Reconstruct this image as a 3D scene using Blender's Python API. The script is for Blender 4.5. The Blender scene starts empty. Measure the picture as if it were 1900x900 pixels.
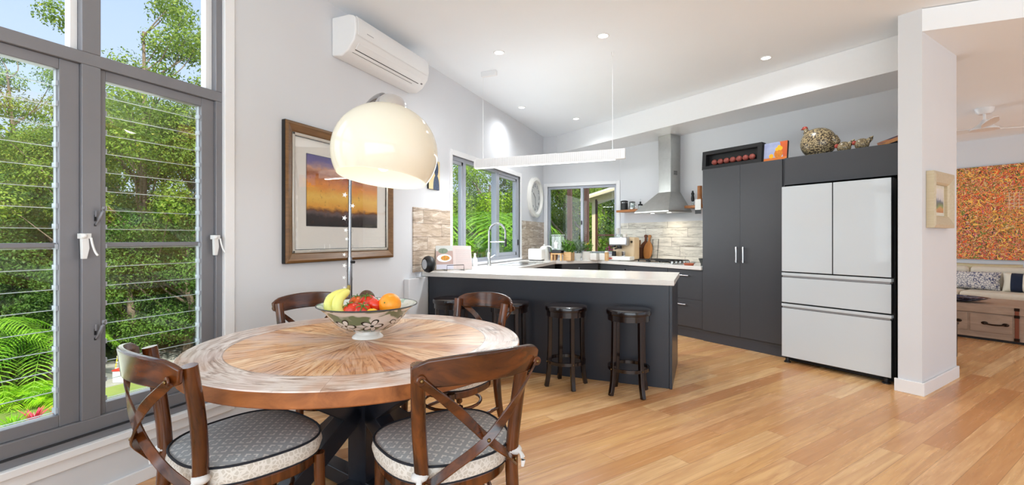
import bpy, bmesh, math, random
from mathutils import Vector, Matrix
import numpy as np
random.seed(7); RNG = np.random.default_rng(7)
sc = bpy.context.scene
PI = math.pi

# ------------------------------------------------------------ camera, world, lights, exposure
cam_d = bpy.data.cameras.new('camera'); cam = bpy.data.objects.new('camera', cam_d)
sc.collection.objects.link(cam); sc.camera = cam
cam.location = (2.70, 0.0, 1.27)
CAM_YAW = math.radians(22.668)
cam.rotation_euler = (PI/2, 0, CAM_YAW)
cam_d.sensor_width = 36.0; cam_d.lens = 850/1900*36
cam_d.shift_y = -9/1900
cam_d.clip_start = 0.02; cam_d.clip_end = 300

sc.view_settings.view_transform = 'Standard'; sc.view_settings.look = 'None'
sc.view_settings.exposure = 0.0; sc.view_settings.gamma = 1.0
sc.view_settings.use_curve_mapping = False
sc.cycles.use_denoising = True
sc.cycles.max_bounces = 10; sc.cycles.diffuse_bounces = 5; sc.cycles.glossy_bounces = 4
sc.cycles.transparent_max_bounces = 24; sc.cycles.transmission_bounces = 6
sc.cycles.caustics_reflective = False; sc.cycles.caustics_refractive = False

w = bpy.data.worlds.new('sky'); sc.world = w; w.use_nodes = True
nt = w.node_tree; nt.nodes.clear()
o_ = nt.nodes.new('ShaderNodeOutputWorld'); bg = nt.nodes.new('ShaderNodeBackground')
tc = nt.nodes.new('ShaderNodeTexCoord'); sx = nt.nodes.new('ShaderNodeSeparateXYZ')
rp = nt.nodes.new('ShaderNodeValToRGB')
rp.color_ramp.elements[0].position = 0.0; rp.color_ramp.elements[0].color = (0.70, 0.81, 0.95, 1)
rp.color_ramp.elements[1].position = 0.7; rp.color_ramp.elements[1].color = (0.26, 0.44, 0.84, 1)
e = rp.color_ramp.elements.new(0.25); e.color = (0.55, 0.70, 0.92, 1)
nt.links.new(tc.outputs['Generated'], sx.inputs[0]); nt.links.new(sx.outputs['Z'], rp.inputs[0])
nt.links.new(rp.outputs[0], bg.inputs[0]); nt.links.new(bg.outputs[0], o_.inputs[0])
bg.inputs[1].default_value = 1.25

def lamp(name, kind, loc, rot, energy, color=(1, 1, 1), **kw):
    d = bpy.data.lights.new(name, kind); d.energy = energy; d.color = color
    for k, v in kw.items(): setattr(d, k, v)
    o = bpy.data.objects.new(name, d); o.location = loc; o.rotation_euler = rot
    sc.collection.objects.link(o); return o

sun = lamp('sun', 'SUN', (10, -10, 20), (0, 0, 0), 8.5, (1.0, 0.96, 0.86), angle=0.03)
sun.rotation_euler = Vector((-0.62, 0.42, -0.80)).to_track_quat('-Z', 'Y').to_euler()
# added fill lamps for brightness, at unseen openings behind and beside the camera
lamp('fill_rear', 'AREA', (4.6, -3.05, 1.45), (PI/2+0.60, 0, 0), 268, (0.79, 0.925, 1.0), shape='RECTANGLE', size=7.6, size_y=2.5)
lamp('fill_side', 'AREA', (9.75, 2.0, 1.35), (PI/2+0.7, 0, PI/2), 22, (0.80, 0.93, 1.0), shape='RECTANGLE', size=7.0, size_y=2.4)
lamp('fill_living', 'AREA', (3.179, 9.93, 1.6), (PI/2+0.2, 0, math.radians(-124.19)), 62, (0.85, 0.94, 1.0), shape='RECTANGLE', size=2.0, size_y=2.0)  # added living room fill; the wall behind it has no window
lamp('daylight_window_2', 'AREA', (0.035, 5.75, 1.6), (PI/2, 0, -PI/2), 26, (0.93, 0.98, 1.0), shape='RECTANGLE', size=1.9, size_y=1.15)
lamp('daylight_window_1', 'AREA', (-0.35, 0.4, 1.7), (PI/2, 0, -PI/2), 42, (0.93, 0.98, 1.0), shape='RECTANGLE', size=2.7, size_y=2.5)

# ------------------------------------------------------------ frame of the angled kitchen wall
AL = math.radians(-34.19); UA = (math.cos(AL), math.sin(AL)); NA = (-UA[1], UA[0])
def A(a, b, z=0.0): return (a*UA[0]+b*NA[0], a*UA[1]+b*NA[1], z)

# ------------------------------------------------------------ materials
def lin(c):
    out = []
    for v in c[:3]:
        v = v/255.0
        out.append(v/12.92 if v <= 0.04045 else ((v+0.055)/1.055)**2.4)
    return (*out, 1.0)

class NT:
    def __init__(s, name):
        s.m = bpy.data.materials.new(name); s.m.use_nodes = True; s.t = s.m.node_tree
        s.b = s.t.nodes['Principled BSDF']; s.out = s.t.nodes['Material Output']
    def put(s, sock, v):
        if isinstance(v, bpy.types.NodeSocket): s.t.links.new(v, sock)
        elif v is not None: sock.default_value = v
    def n(s, kind, ins=None, out=0, **props):
        nd = s.t.nodes.new(kind)
        for k, v in props.items(): setattr(nd, k, v)
        for k, v in (ins or {}).items(): s.put(nd.inputs[k], v)
        return nd.outputs[out]
    def math(s, op, a, b=None, c=None):
        nd = s.t.nodes.new('ShaderNodeMath'); nd.operation = op
        for i, v in enumerate((a, b, c)):
            if v is not None: s.put(nd.inputs[i], v)
        return nd.outputs[0]
    def obj(s):
        return s.n('ShaderNodeTexCoord', out=3)
    def xyz(s, v):
        nd = s.t.nodes.new('ShaderNodeSeparateXYZ'); s.put(nd.inputs[0], v); return nd.outputs
    def vec(s, x, y, z):
        nd = s.t.nodes.new('ShaderNodeCombineXYZ')
        for i, v in enumerate((x, y, z)): s.put(nd.inputs[i], v)
        return nd.outputs[0]
    def scale(s, v, sc_, rot=(0, 0, 0)):
        nd = s.t.nodes.new('ShaderNodeMapping'); s.put(nd.inputs[0], v)
        nd.inputs['Scale'].default_value = sc_; nd.inputs['Rotation'].default_value = rot
        return nd.outputs[0]
    def noise(s, v, scale=5, detail=3, rough=0.55, dist=0.0, out=0):
        nd = s.t.nodes.new('ShaderNodeTexNoise'); s.put(nd.inputs['Vector'], v)
        nd.inputs['Scale'].default_value = scale; nd.inputs['Detail'].default_value = detail
        nd.inputs['Roughness'].default_value = rough; nd.inputs['Distortion'].default_value = dist
        return nd.outputs[out]
    def ramp(s, f, stops, interp='LINEAR'):
        nd = s.t.nodes.new('ShaderNodeValToRGB'); s.put(nd.inputs[0], f); cr = nd.color_ramp
        cr.interpolation = interp
        while len(cr.elements) < len(stops): cr.elements.new(0.5)
        for el, (p, c) in zip(cr.elements, stops):
            el.position = p; el.color = lin(c) if max(c[:3]) > 1.0 else (*c[:3], 1)
        return nd.outputs[0]
    def mix(s, f, a, b, mode='MIX'):
        nd = s.t.nodes.new('ShaderNodeMix'); nd.data_type = 'RGBA'; nd.blend_type = mode
        s.put(nd.inputs['Factor'], f)
        s.put(nd.inputs['A'], lin(a) if isinstance(a, tuple) else a)
        s.put(nd.inputs['B'], lin(b) if isinstance(b, tuple) else b)
        return nd.outputs['Result']
    def bump(s, h, strength=0.2, dist=0.002):
        nd = s.t.nodes.new('ShaderNodeBump'); s.put(nd.inputs['Height'], h)
        nd.inputs['Strength'].default_value = strength; nd.inputs['Distance'].default_value = dist
        s.t.links.new(nd.outputs[0], s.b.inputs['Normal'])
    def set(s, color=None, rough=None, metal=None, **kw):
        if color is not None: s.put(s.b.inputs['Base Color'], lin(color) if isinstance(color, tuple) else color)
        if rough is not None: s.put(s.b.inputs['Roughness'], rough)
        if metal is not None: s.put(s.b.inputs['Metallic'], metal)
        for k, v in kw.items(): s.put(s.b.inputs[k.replace('_', ' ')], v)
        return s.m

def plain(name, c, rough=0.5, metal=0.0, var=0.04, scale=30, **kw):
    """a colour with a faint mottle of its own"""
    t = NT(name); o = t.obj()
    f = t.noise(o, scale, 2)
    d = tuple(max(0, v*(1-var)) for v in c)
    u = tuple(min(255, v*(1+var)) for v in c)
    return t.set(t.mix(f, d, u), rough, metal, **kw)

M = {}
M['wall'] = plain('wall_paint', (216, 217, 220), 0.85, var=0.008, scale=3)
M['ceiling'] = plain('ceiling_paint', (240, 244, 248), 0.9, var=0.006, scale=2)
M['trim'] = plain('gloss_white_trim', (236, 236, 237), 0.35, var=0.006)
M['alu'] = plain('grey_aluminium_frame', (130, 130, 135), 0.42, 0.25, var=0.02, scale=8)
M['alu_dark'] = plain('dark_seal', (45, 45, 48), 0.6)
M['alu_pale'] = plain('pale_aluminium_frame', (178, 182, 192), 0.35, 0.3, var=0.02)
M['white_plastic'] = plain('white_plastic', (232, 232, 232), 0.3, var=0.006)
M['off_white'] = plain('cream_enamel', (236, 234, 228), 0.25, var=0.01)
M['chrome'] = plain('chrome', (225, 225, 228), 0.09, 1.0, var=0.01)
M['spring'] = plain('spring_steel', (140, 140, 142), 0.35, 1.0)
M['steel'] = plain('brushed_steel', (190, 190, 186), 0.3, 1.0, var=0.05, scale=14)
M['black'] = plain('black_plastic', (22, 22, 24), 0.45, var=0.1)
M['black_metal'] = plain('black_metal', (26, 26, 28), 0.4, 0.6)
M['charcoal'] = plain('charcoal_laminate', (64, 65, 69), 0.42, var=0.02, scale=5)
M['bar_panel'] = plain('navy_charcoal_panel', (43, 46, 54), 0.33, var=0.03, scale=3)
M['plinth'] = plain('charcoal_plinth', (62, 64, 70), 0.4, var=0.03)
M['fridge_glass'] = plain('white_glass_door', (204, 210, 214), 0.06, var=0.004, scale=2, Specular_IOR_Level=0.5)
M['fridge_grey'] = plain('grey_fridge_trim', (150, 150, 152), 0.35, 0.3)
M['bronze'] = plain('dark_bronze', (48, 34, 24), 0.35, 0.8)
M['brass'] = plain('aged_bolt', (120, 95, 60), 0.35, 1.0)

def glass(name, tint=(1, 1, 1), gloss=0.10, rough=0.0):
    t = NT(name); t.t.nodes.remove(t.b)
    tr = t.n('ShaderNodeBsdfTransparent', {0: (*tint, 1)})
    gl = t.n('ShaderNodeBsdfGlossy', {'Roughness': rough})
    lw = t.n('ShaderNodeLayerWeight', {0: 0.35}, out=0)
    fac = t.math('MULTIPLY_ADD', lw, gloss*2, gloss*0.35)
    sh = t.t.nodes.new('ShaderNodeMixShader')
    t.put(sh.inputs[0], fac); t.put(sh.inputs[1], tr); t.put(sh.inputs[2], gl)
    t.t.links.new(sh.outputs[0], t.out.inputs[0]); return t.m
M['glass'] = glass('clear_glass', (1, 1, 1), 0.05)
M['louvre_glass'] = glass('louvre_glass', (0.975, 0.99, 0.98), 0.10)
M['glass_highlight'] = plain('painted_glass_highlight', (206, 214, 216), 0.3, var=0.02)  # pale strip colour painting the bright highlight along each louvre edge
M['clip'] = plain('pale_louvre_clip', (178, 184, 194), 0.4, var=0.03)
M['jar_glass'] = glass('jar_glass', (0.86, 0.9, 0.88), 0.25)

def emit(name, c, s):
    t = NT(name); t.set(c, 0.5); t.b.inputs['Emission Color'].default_value = lin(c)
    t.b.inputs['Emission Strength'].default_value = s; return t.m
M['led'] = emit('led_diffuser', (255, 253, 248), 7.0)
M['led_strip'] = emit('led_strip', (255, 253, 250), 2.2)
M['bulb'] = emit('lamp_bulb', (255, 252, 244), 5.0)
M['star'] = emit('star_light', (255, 255, 252), 0.08)

# floor: long boards laid along the angled kitchen's depth
t = NT('timber_floor'); x, y, z = t.xyz(t.obj())
u = t.math('ADD', t.math('MULTIPLY', x, NA[0]), t.math('MULTIPLY', y, NA[1]))
v = t.math('SUBTRACT', t.math('MULTIPLY', x, UA[0]), t.math('MULTIPLY', y, -UA[1]))
pw = 0.125
row = t.math('FLOOR', t.math('DIVIDE', v, pw))
r1 = t.n('ShaderNodeTexWhiteNoise', {'W': row}, out=0, noise_dimensions='1D')
u2 = t.math('ADD', u, t.math('MULTIPLY', r1, 9.0))
seg = t.math('FLOOR', t.math('DIVIDE', u2, 1.9))
wn = t.n('ShaderNodeTexWhiteNoise', {'Vector': t.vec(row, seg, 0.0)}, out=0, noise_dimensions='2D')
base = t.ramp(wn, [(0.0, (186, 124, 74)), (0.22, (210, 154, 96)), (0.5, (226, 176, 116)), (0.8, (238, 198, 146)), (1.0, (204, 140, 86))])
gr = t.noise(t.vec(t.math('MULTIPLY_ADD', u, 1.1, t.math('MULTIPLY', wn, 40)), t.math('MULTIPLY', v, 17), wn), 1.0, 5, 0.6, 1.4)
base = t.mix(t.math('MULTIPLY', t.ramp(gr, [(0.38, (0, 0, 0)), (0.66, (1, 1, 1))]), 0.62), base, (172, 112, 64))
gr2 = t.noise(t.vec(t.math('MULTIPLY', u, 2.2), t.math('MULTIPLY', v, 60), wn), 1.0, 3)
base = t.mix(t.math('MULTIPLY', gr2, 0.30), base, (232, 190, 140))
fr = t.math('FRACT', t.math('DIVIDE', v, pw)); ed = t.math('MINIMUM', fr, t.math('SUBTRACT', 1.0, fr))
fr2 = t.math('FRACT', t.math('DIVIDE', u2, 1.9)); ed2 = t.math('MULTIPLY', t.math('MINIMUM', fr2, t.math('SUBTRACT', 1.0, fr2)), 15)
gap = t.math('LESS_THAN', t.math('MINIMUM', ed, ed2), 0.012)
base = t.mix(t.math('MULTIPLY', gap, 0.45), base, (110, 66, 36))
M['floor'] = t.set(base, t.math('MULTIPLY_ADD', gr2, 0.12, 0.20), Specular_IOR_Level=0.5)

def wood(name, dark, light, axis=2, stretch=22, fine=1.0, rough=0.3, spec=0.5, contrast=(0.3, 0.7)):
    t = NT(name); o = t.obj(); s = [stretch*fine]*3; s[axis] = 2.2*fine
    f = t.noise(t.scale(o, tuple(s)), 1.0, 5, 0.62, 0.9)
    g = t.noise(o, 6, 2)
    f = t.math('ADD', t.math('MULTIPLY', f, 0.75), t.math('MULTIPLY', g, 0.25))
    c = t.ramp(f, [(contrast[0], dark), (contrast[1], light)])
    return t.set(c, rough, Specular_IOR_Level=spec)
M['chair_wood'] = wood('chair_walnut', (34, 15, 7), (126, 68, 26), 2, 16, 1.0, 0.2, 0.6, (0.34, 0.74))
M['chair_rail_wood'] = wood('chair_bent_walnut', (38, 17, 8), (118, 62, 24), 0, 16, 1.0, 0.18, 0.6, (0.34, 0.74))
M['stool_wood'] = wood('espresso_timber', (10, 5, 5), (32, 16, 12), 2, 20, 1.0, 0.16, 0.6)
M['shelf_wood'] = wood('oak_shelf', (146, 88, 44), (186, 124, 72), 0, 20, 1.0, 0.45)
M['pale_wood'] = wood('pale_bamboo', (196, 150, 96), (226, 188, 136), 0, 24, 1.0, 0.5)
M['board_wood'] = wood('honey_board', (150, 92, 44), (200, 140, 80), 2, 24, 1.0, 0.45)
M['frame_gold'] = wood('bronze_gilt_frame', (96, 66, 34), (136, 98, 56), 1, 40, 1.0, 0.35, 0.6)
M['post_wood'] = wood('oiled_hardwood_post', (54, 30, 18), (92, 54, 34), 2, 14, 1.0, 0.6)
M['trunk_wood'] = wood('limed_trunk_timber', (142, 118, 100), (182, 156, 136), 0, 14, 1.0, 0.5)
M['table_dark'] = plain('blue_black_paint', (26, 29, 38), 0.28, var=0.2, scale=20)

# table top: rays of reclaimed timber inside a ring
t = NT('reclaimed_table_top'); o = t.obj(); x, y, z = t.xyz(o)
ang = t.math('ARCTAN2', y, x); rad = t.math('SQRT', t.math('ADD', t.math('MULTIPLY', x, x), t.math('MULTIPLY', y, y)))
NW = 20.0
a1 = t.math('MULTIPLY', t.math('ADD', ang, PI+0.11), NW/(2*PI)); wi = t.math('FLOOR', a1)
wr = t.n('ShaderNodeTexWhiteNoise', {'W': wi}, out=0, noise_dimensions='1D')
wa = t.math('MULTIPLY', t.math('ADD', wi, 0.5), 2*PI/NW)   # wedge mid angle
ca_ = t.math('COSINE', wa); sa_ = t.math('SINE', wa)
al_ = t.math('ADD', t.math('MULTIPLY', x, ca_), t.math('MULTIPLY', y, sa_))
ac_ = t.math('SUBTRACT', t.math('MULTIPLY', y, ca_), t.math('MULTIPLY', x, sa_))
g1 = t.noise(t.vec(t.math('MULTIPLY', al_, 3.2), t.math('MULTIPLY', ac_, 34), t.math('MULTIPLY', wr, 30)), 1.0, 6, 0.62, 1.6)
rayc = t.ramp(g1, [(0.32, (88, 54, 36)), (0.39, (186, 140, 104)), (0.47, (234, 198, 158)), (0.60, (250, 234, 214))])
wc = t.ramp(wr, [(0.0, (255, 238, 214)), (0.25, (226, 176, 128)), (0.45, (255, 246, 232)), (0.65, (206, 150, 110)), (0.85, (248, 214, 170)), (1.0, (214, 190, 170))])
rayc = t.mix(0.9, rayc, wc, 'MULTIPLY')
a2 = t.math('MULTIPLY', t.math('ADD', ang, PI), 9/(2*PI)); ri = t.math('FLOOR', a2)
rr = t.n('ShaderNodeTexWhiteNoise', {'W': t.math('ADD', ri, 50)}, out=0, noise_dimensions='1D')
g2 = t.noise(t.vec(t.math('MULTIPLY', ang, 2.5), t.math('MULTIPLY', rad, 34), t.math('MULTIPLY', rr, 20)), 1.0, 6, 0.62, 1.6)
ringc = t.ramp(g2, [(0.31, (92, 66, 54)), (0.42, (190, 166, 150)), (0.58, (234, 222, 214))])
inner = t.math('LESS_THAN', rad, 0.60)
c = t.mix(inner, ringc, rayc)
j1 = t.math('LESS_THAN', t.math('ABSOLUTE', t.math('SUBTRACT', rad, 0.60)), 0.0022)
fw = t.math('FRACT', a1); fw = t.math('MINIMUM', fw, t.math('SUBTRACT', 1.0, fw))
j2 = t.math('MULTIPLY', inner, t.math('LESS_THAN', t.math('MULTIPLY', fw, t.math('MULTIPLY', rad, 2*PI/NW)), 0.0011))
fq = t.math('FRACT', a2); j3 = t.math('MULTIPLY', t.math('LESS_THAN', fq, 0.003), t.math('SUBTRACT', 1.0, inner))
jj = t.math('MAXIMUM', j1, t.math('MAXIMUM', j2, j3))
c = t.mix(t.math('MULTIPLY', jj, 0.55), c, (84, 52, 34))
kn = t.noise(o, 9, 4, 0.6); c = t.mix(t.ramp(kn, [(0.62, (0, 0, 0)), (0.72, (0.6, 0.6, 0.6))]), c, (110, 70, 48))
c = t.mix(t.ramp(t.noise(o, 4.0, 3, 0.6), [(0.50, (0, 0, 0)), (0.62, (0.5, 0.5, 0.5))]), c, (214, 190, 180))
c = t.mix(t.ramp(t.noise(t.scale(o, (1, 1, 1), (0, 0, 1.0)), 3.3, 3, 0.6), [(0.52, (0, 0, 0)), (0.66, (0.45, 0.45, 0.45))]), c, (196, 134, 86))
M['table_top'] = t.set(c, t.math('MULTIPLY_ADD', kn, 0.2, 0.22), Specular_IOR_Level=0.55); t.bump(g1, 0.12, 0.002)
M['table_edge'] = wood('reclaimed_table_edge', (96, 52, 24), (176, 108, 58), 0, 8, 1.6, 0.4, 0.4)

# cushion fabrics: stepped lozenge weave
def lozenge(name, a, b, k=34.0, rot=PI/4, rings=3.0):
    t = NT(name); o = t.scale(t.obj(), (k, k, k), (0, 0, rot)); x, y, z = t.xyz(o)
    fx = t.math('ABSOLUTE', t.math('SUBTRACT', t.math('FRACT', x), 0.5))
    fy = t.math('ABSOLUTE', t.math('SUBTRACT', t.math('FRACT', y), 0.5))
    d = t.math('MAXIMUM', fx, fy)
    s = t.math('LESS_THAN', t.math('FRACT', t.math('MULTIPLY', d, rings*2)), 0.42)
    cut = t.math('LESS_THAN', t.math('MINIMUM', fx, fy), 0.07)
    s = t.math('MAXIMUM', t.math('SUBTRACT', s, cut), 0.0)
    thr = t.noise(t.obj(), 700, 1)
    c = t.mix(s, a, b); c = t.mix(t.math('MULTIPLY', thr, 0.3), c, (120, 116, 112))
    return t.set(c, 0.95, Specular_IOR_Level=0.15)
M['cushion_top'] = lozenge('cushion_woven_top', (168, 171, 174), (218, 217, 214), 17.0, rings=2.0)
t = NT('cushion_printed_side'); o = t.obj()
f = t.n('ShaderNodeTexVoronoi', {'Vector': o, 'Scale': 62.0}, out=0, feature='DISTANCE_TO_EDGE')
M['cushion_side'] = t.set(t.mix(t.math('LESS_THAN', f, 0.12), (200, 193, 182), (222, 217, 209)), 0.95)
M['piping'] = plain('navy_piping', (24, 27, 36), 0.8)
M['tie'] = plain('white_tie_cloth', (216, 214, 212), 0.9)

# whitewashed weathered boards (object x along the wall, z up)
def boards(name, tint):
    t = NT(name); x, y, z = t.xyz(t.obj()); h = 0.142
    rw = t.math('FLOOR', t.math('DIVIDE', z, h)); q = t.n('ShaderNodeTexWhiteNoise', {'W': rw}, out=0, noise_dimensions='1D')
    xx = t.math('ADD', x, t.math('MULTIPLY', q, 2.0)); sg = t.math('FLOOR', t.math('DIVIDE', xx, 0.78))
    q2 = t.n('ShaderNodeTexWhiteNoise', {'Vector': t.vec(rw, sg, 0)}, out=0, noise_dimensions='2D')
    g = t.noise(t.vec(t.math('MULTIPLY', x, 3.0), t.math('MULTIPLY', q2, 30), t.math('MULTIPLY', z, 22)), 1.0, 7, 0.75, 0.8)
    c = t.ramp(g, [(0.33, (104, 82, 62)), (0.41, tuple(v*0.80 for v in tint)), (0.50, tint), (0.66, (236, 232, 224))])
    c = t.mix(t.math('MULTIPLY', q2, 0.5), c, tuple(min(255, v*1.06) for v in tint))
    fz = t.math('FRACT', t.math('DIVIDE', z, h)); fz = t.math('MINIMUM', fz, t.math('SUBTRACT', 1.0, fz))
    fx = t.math('FRACT', t.math('DIVIDE', xx, 0.78)); fx = t.math('MULTIPLY', t.math('MINIMUM', fx, t.math('SUBTRACT', 1.0, fx)), 5.5)
    c = t.mix(t.math('MULTIPLY', t.math('LESS_THAN', t.math('MINIMUM', fz, fx), 0.018), 0.8), c, (82, 66, 52))
    return t.set(c, 0.55)
BL_ = 0.78
M['boards_warm'] = boards('whitewashed_boards_warm', (184, 164, 144))
M['boards_pale'] = boards('whitewashed_boards_pale', (216, 211, 198))

t = NT('stone_benchtop'); o = t.obj()
c = t.mix(t.noise(o, 60, 4, 0.7), (218, 214, 208), (236, 233, 228))
M['bench'] = t.set(c, 0.16, Specular_IOR_Level=0.5)

# ------------------------------------------------------------ shape helpers
class B:
    def __init__(s): s.bm = bmesh.new()
    def box(s, x0, x1, y0, y1, z0, z1):
        vs = [s.bm.verts.new(p) for p in ((x0,y0,z0),(x1,y0,z0),(x1,y1,z0),(x0,y1,z0),(x0,y0,z1),(x1,y0,z1),(x1,y1,z1),(x0,y1,z1))]
        for f in ((3,2,1,0),(4,5,6,7),(0,1,5,4),(1,2,6,5),(2,3,7,6),(3,0,4,7)): s.bm.faces.new([vs[i] for i in f])
        return s
    def prism(s, poly, z0, z1, axis='z'):
        n = len(poly)
        def P(p, h): return (p[0], p[1], h) if axis == 'z' else ((p[0], h, p[1]) if axis == 'y' else (h, p[0], p[1]))
        lo = [s.bm.verts.new(P(p, z0)) for p in poly]; hi = [s.bm.verts.new(P(p, z1)) for p in poly]
        s.bm.faces.new(lo[::-1]); s.bm.faces.new(hi)
        for i in range(n): s.bm.faces.new([lo[i], lo[(i+1) % n], hi[(i+1) % n], hi[i]])
        return s
    def ring(s, c, t_, r, n, up=None, flat=1.0):
        t_ = Vector(t_).normalized(); up = Vector(up) if up else Vector((0, 0, 1))
        if abs(t_.dot(up)) > 0.97: up = Vector((0, 1, 0))
        a = t_.cross(up).normalized(); b = a.cross(t_).normalized()
        return [s.bm.verts.new(Vector(c)+a*math.cos(2*PI*i/n)*r+b*math.sin(2*PI*i/n)*r*flat) for i in range(n)]
    def tube(s, pts, r, n=12, up=None, closed=False, flat=1.0):
        pts = [Vector(p) for p in pts]; m = len(pts); rings = []
        for i, p in enumerate(pts):
            if closed: tg = pts[(i+1) % m]-pts[i-1]
            else: tg = pts[min(i+1, m-1)]-pts[max(i-1, 0)]
            rings.append(s.ring(p, tg, r[i] if isinstance(r, (list, tuple)) else r, n, up, flat))
        for i in range(m if closed else m-1):
            a, b = rings[i], rings[(i+1) % m]
            for k in range(n): s.bm.faces.new([a[k], a[(k+1) % n], b[(k+1) % n], b[k]])
        if not closed:
            s.bm.faces.new(rings[0][::-1]); s.bm.faces.new(rings[-1])
        return s
    def strap(s, pts, wvec, w_, th):
        """a flat strip along pts; wvec gives the width direction (vector or list), th its thickness"""
        pts = [Vector(p) for p in pts]; m = len(pts); rings = []
        for i, p in enumerate(pts):
            tg = (pts[min(i+1, m-1)]-pts[max(i-1, 0)]).normalized()
            wv = Vector(wvec[i] if isinstance(wvec, list) else wvec); wv = (wv-tg*wv.dot(tg)).normalized()
            nv = tg.cross(wv).normalized(); ww = w_[i] if isinstance(w_, (list, tuple)) else w_
            rings.append([s.bm.verts.new(p+wv*a*ww/2+nv*b*th/2) for a, b in ((-1,-1),(1,-1),(1,1),(-1,1))])
        for i in range(m-1):
            for k in range(4): s.bm.faces.new([rings[i][k], rings[i][(k+1) % 4], rings[i+1][(k+1) % 4], rings[i+1][k]])
        s.bm.faces.new(rings[0][::-1]); s.bm.faces.new(rings[-1]); return s
    def lathe(s, prof, c=(0, 0, 0), n=32, axis='z', sx=1.0, sy=1.0):
        rings = []; C = Vector(c)
        def P(r, h, k):
            a = 2*PI*k/n; p = (r*math.cos(a)*sx, r*math.sin(a)*sy, h)
            if axis == 'x': p = (p[2], p[0], p[1])
            if axis == 'y': p = (p[0], p[2], p[1])
            return C+Vector(p)
        for r, h in prof:
            if r < 1e-6: rings.append([s.bm.verts.new(P(0, h, 0))])
            else: rings.append([s.bm.verts.new(P(r, h, k)) for k in range(n)])
        for a, b in zip(rings, rings[1:]):
            for k in range(n):
                q = []
                for vtx in (a[k % len(a)], a[(k+1) % len(a)], b[(k+1) % len(b)], b[k % len(b)]):
                    if vtx not in q: q.append(vtx)
                if len(q) > 2: s.bm.faces.new(q)
        return s
    def ball(s, c, r, n=20, m=12, sq=1.0):
        rx, ry, rz = r if isinstance(r, (tuple, list)) else (r, r, r)
        prof = [(math.sin(PI*i/m), -math.cos(PI*i/m)*rz) for i in range(m+1)]
        prof[0] = (0, prof[0][1]); prof[-1] = (0, prof[-1][1])
        return s.lathe(prof, c, n, 'z', rx, ry)
    def ob(s, name, mat, parent=None, bevel=0.0, seg=2, smooth=40, loc=None, rot=None, sub=0):
        me = bpy.data.meshes.new(name); bmesh.ops.recalc_face_normals(s.bm, faces=s.bm.faces[:])
        s.bm.to_mesh(me); s.bm.free()
        o = bpy.data.objects.new(name, me); sc.collection.objects.link(o)
        for m_ in (mat if isinstance(mat, list) else [mat]): me.materials.append(m_)
        if smooth:
            for p in me.polygons: p.use_smooth = True
            me.set_sharp_from_angle(angle=math.radians(smooth))
        if bevel:
            b = o.modifiers.new('bevel', 'BEVEL'); b.width = bevel; b.segments = seg; b.limit_method = 'ANGLE'; b.angle_limit = math.radians(35)
        if sub:
            q = o.modifiers.new('sub', 'SUBSURF'); q.levels = sub; q.render_levels = sub
        if parent is not None: o.parent = parent
        if loc: o.location = loc
        if rot: o.rotation_euler = rot if isinstance(rot, tuple) else (0, 0, rot)
        return o

def thing(name, label, cat, loc=(0, 0, 0), rotz=0.0, group=None, rot=None):
    o = bpy.data.objects.new(name, None); sc.collection.objects.link(o); o.empty_display_size = 0.1
    o.location = loc; o.rotation_euler = rot or (0, 0, rotz); tag(o, label, cat, group); return o
def tag(o, label, cat, group=None):
    o['label'] = label; o['category'] = cat
    if group: o['group'] = group
    return o
def struct(o, label=None, cat='structure'):
    o['kind'] = 'structure'; o['category'] = cat
    if label: o['label'] = label
    return o
def sempty(name, label, cat, loc=(0, 0, 0), rotz=0.0):
    o = bpy.data.objects.new(name, None); sc.collection.objects.link(o); o.location = loc; o.rotation_euler = (0, 0, rotz)
    return struct(o, label, cat)
def dup(root, loc, rotz=None, label=None, group=None):
    def cp(o, par):
        c = o.copy(); sc.collection.objects.link(c); c.parent = par
        for ch in kids.get(o.name, []): cp(ch, c)
        return c
    kids = {}
    for q in sc.objects:
        if q.parent: kids.setdefault(q.parent.name, []).append(q)
    r = cp(root, None); r.location = loc
    if rotz is not None: r.rotation_euler = (0, 0, rotz)
    if label: r['label'] = label
    if group: r['group'] = group
    return r
def arc(p0, p1, p2, n=12):
    p0, p1, p2 = Vector(p0), Vector(p1), Vector(p2)
    return [p0*(1-t)**2+p1*2*t*(1-t)+p2*t*t for t in [i/n for i in range(n+1)]]
def cat_curve(pts, n=6):
    P = [Vector(p) for p in pts]; P = [P[0]*2-P[1]]+P+[P[-1]*2-P[-2]]; out = []
    for i in range(1, len(P)-2):
        for k in range(n):
            t = k/n; a, b, c, d = P[i-1:i+3]
            out.append(0.5*((2*b)+(-a+c)*t+(2*a-5*b+4*c-d)*t*t+(-a+3*b-3*c+d)*t**3))
    out.append(P[-2]); return out

# ============================================================ THE SETTING
FL = [(0, -3.3), (10, -3.3), (10, 8.2), A(-3, 12.4)[:2], A(-3, 7.4)[:2], (1.39, 7.95), (0, 7.95)]
struct(B().prism(FL, -0.12, 0).ob('floor', M['floor'], smooth=0), 'polished honey coloured timber board floor', 'floor')
struct(B().prism([(-0.12, -3.4), (10.1, -3.4), (10.1, 8.3), (6, 9.2), (-0.12, 8.1)], 3.11, 3.22).ob('ceiling', M['ceiling'], smooth=0), 'smooth white ceiling', 'ceiling')
nx, ny, _ = A(0.955, 6.28)
struct(B().prism([(nx, ny), (10.05, ny), (10.05, 8.25), A(-3.1, 12.4)[:2], A(-3.1, 7.45)[:2], A(0.80, 7.45)[:2], A(0.80, 7.1)[:2], A(0.955, 7.1)[:2]], 2.925, 3.105).ob('ceiling_living', M['ceiling'], smooth=0), 'lower white ceiling beyond the wall end', 'ceiling')
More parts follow.
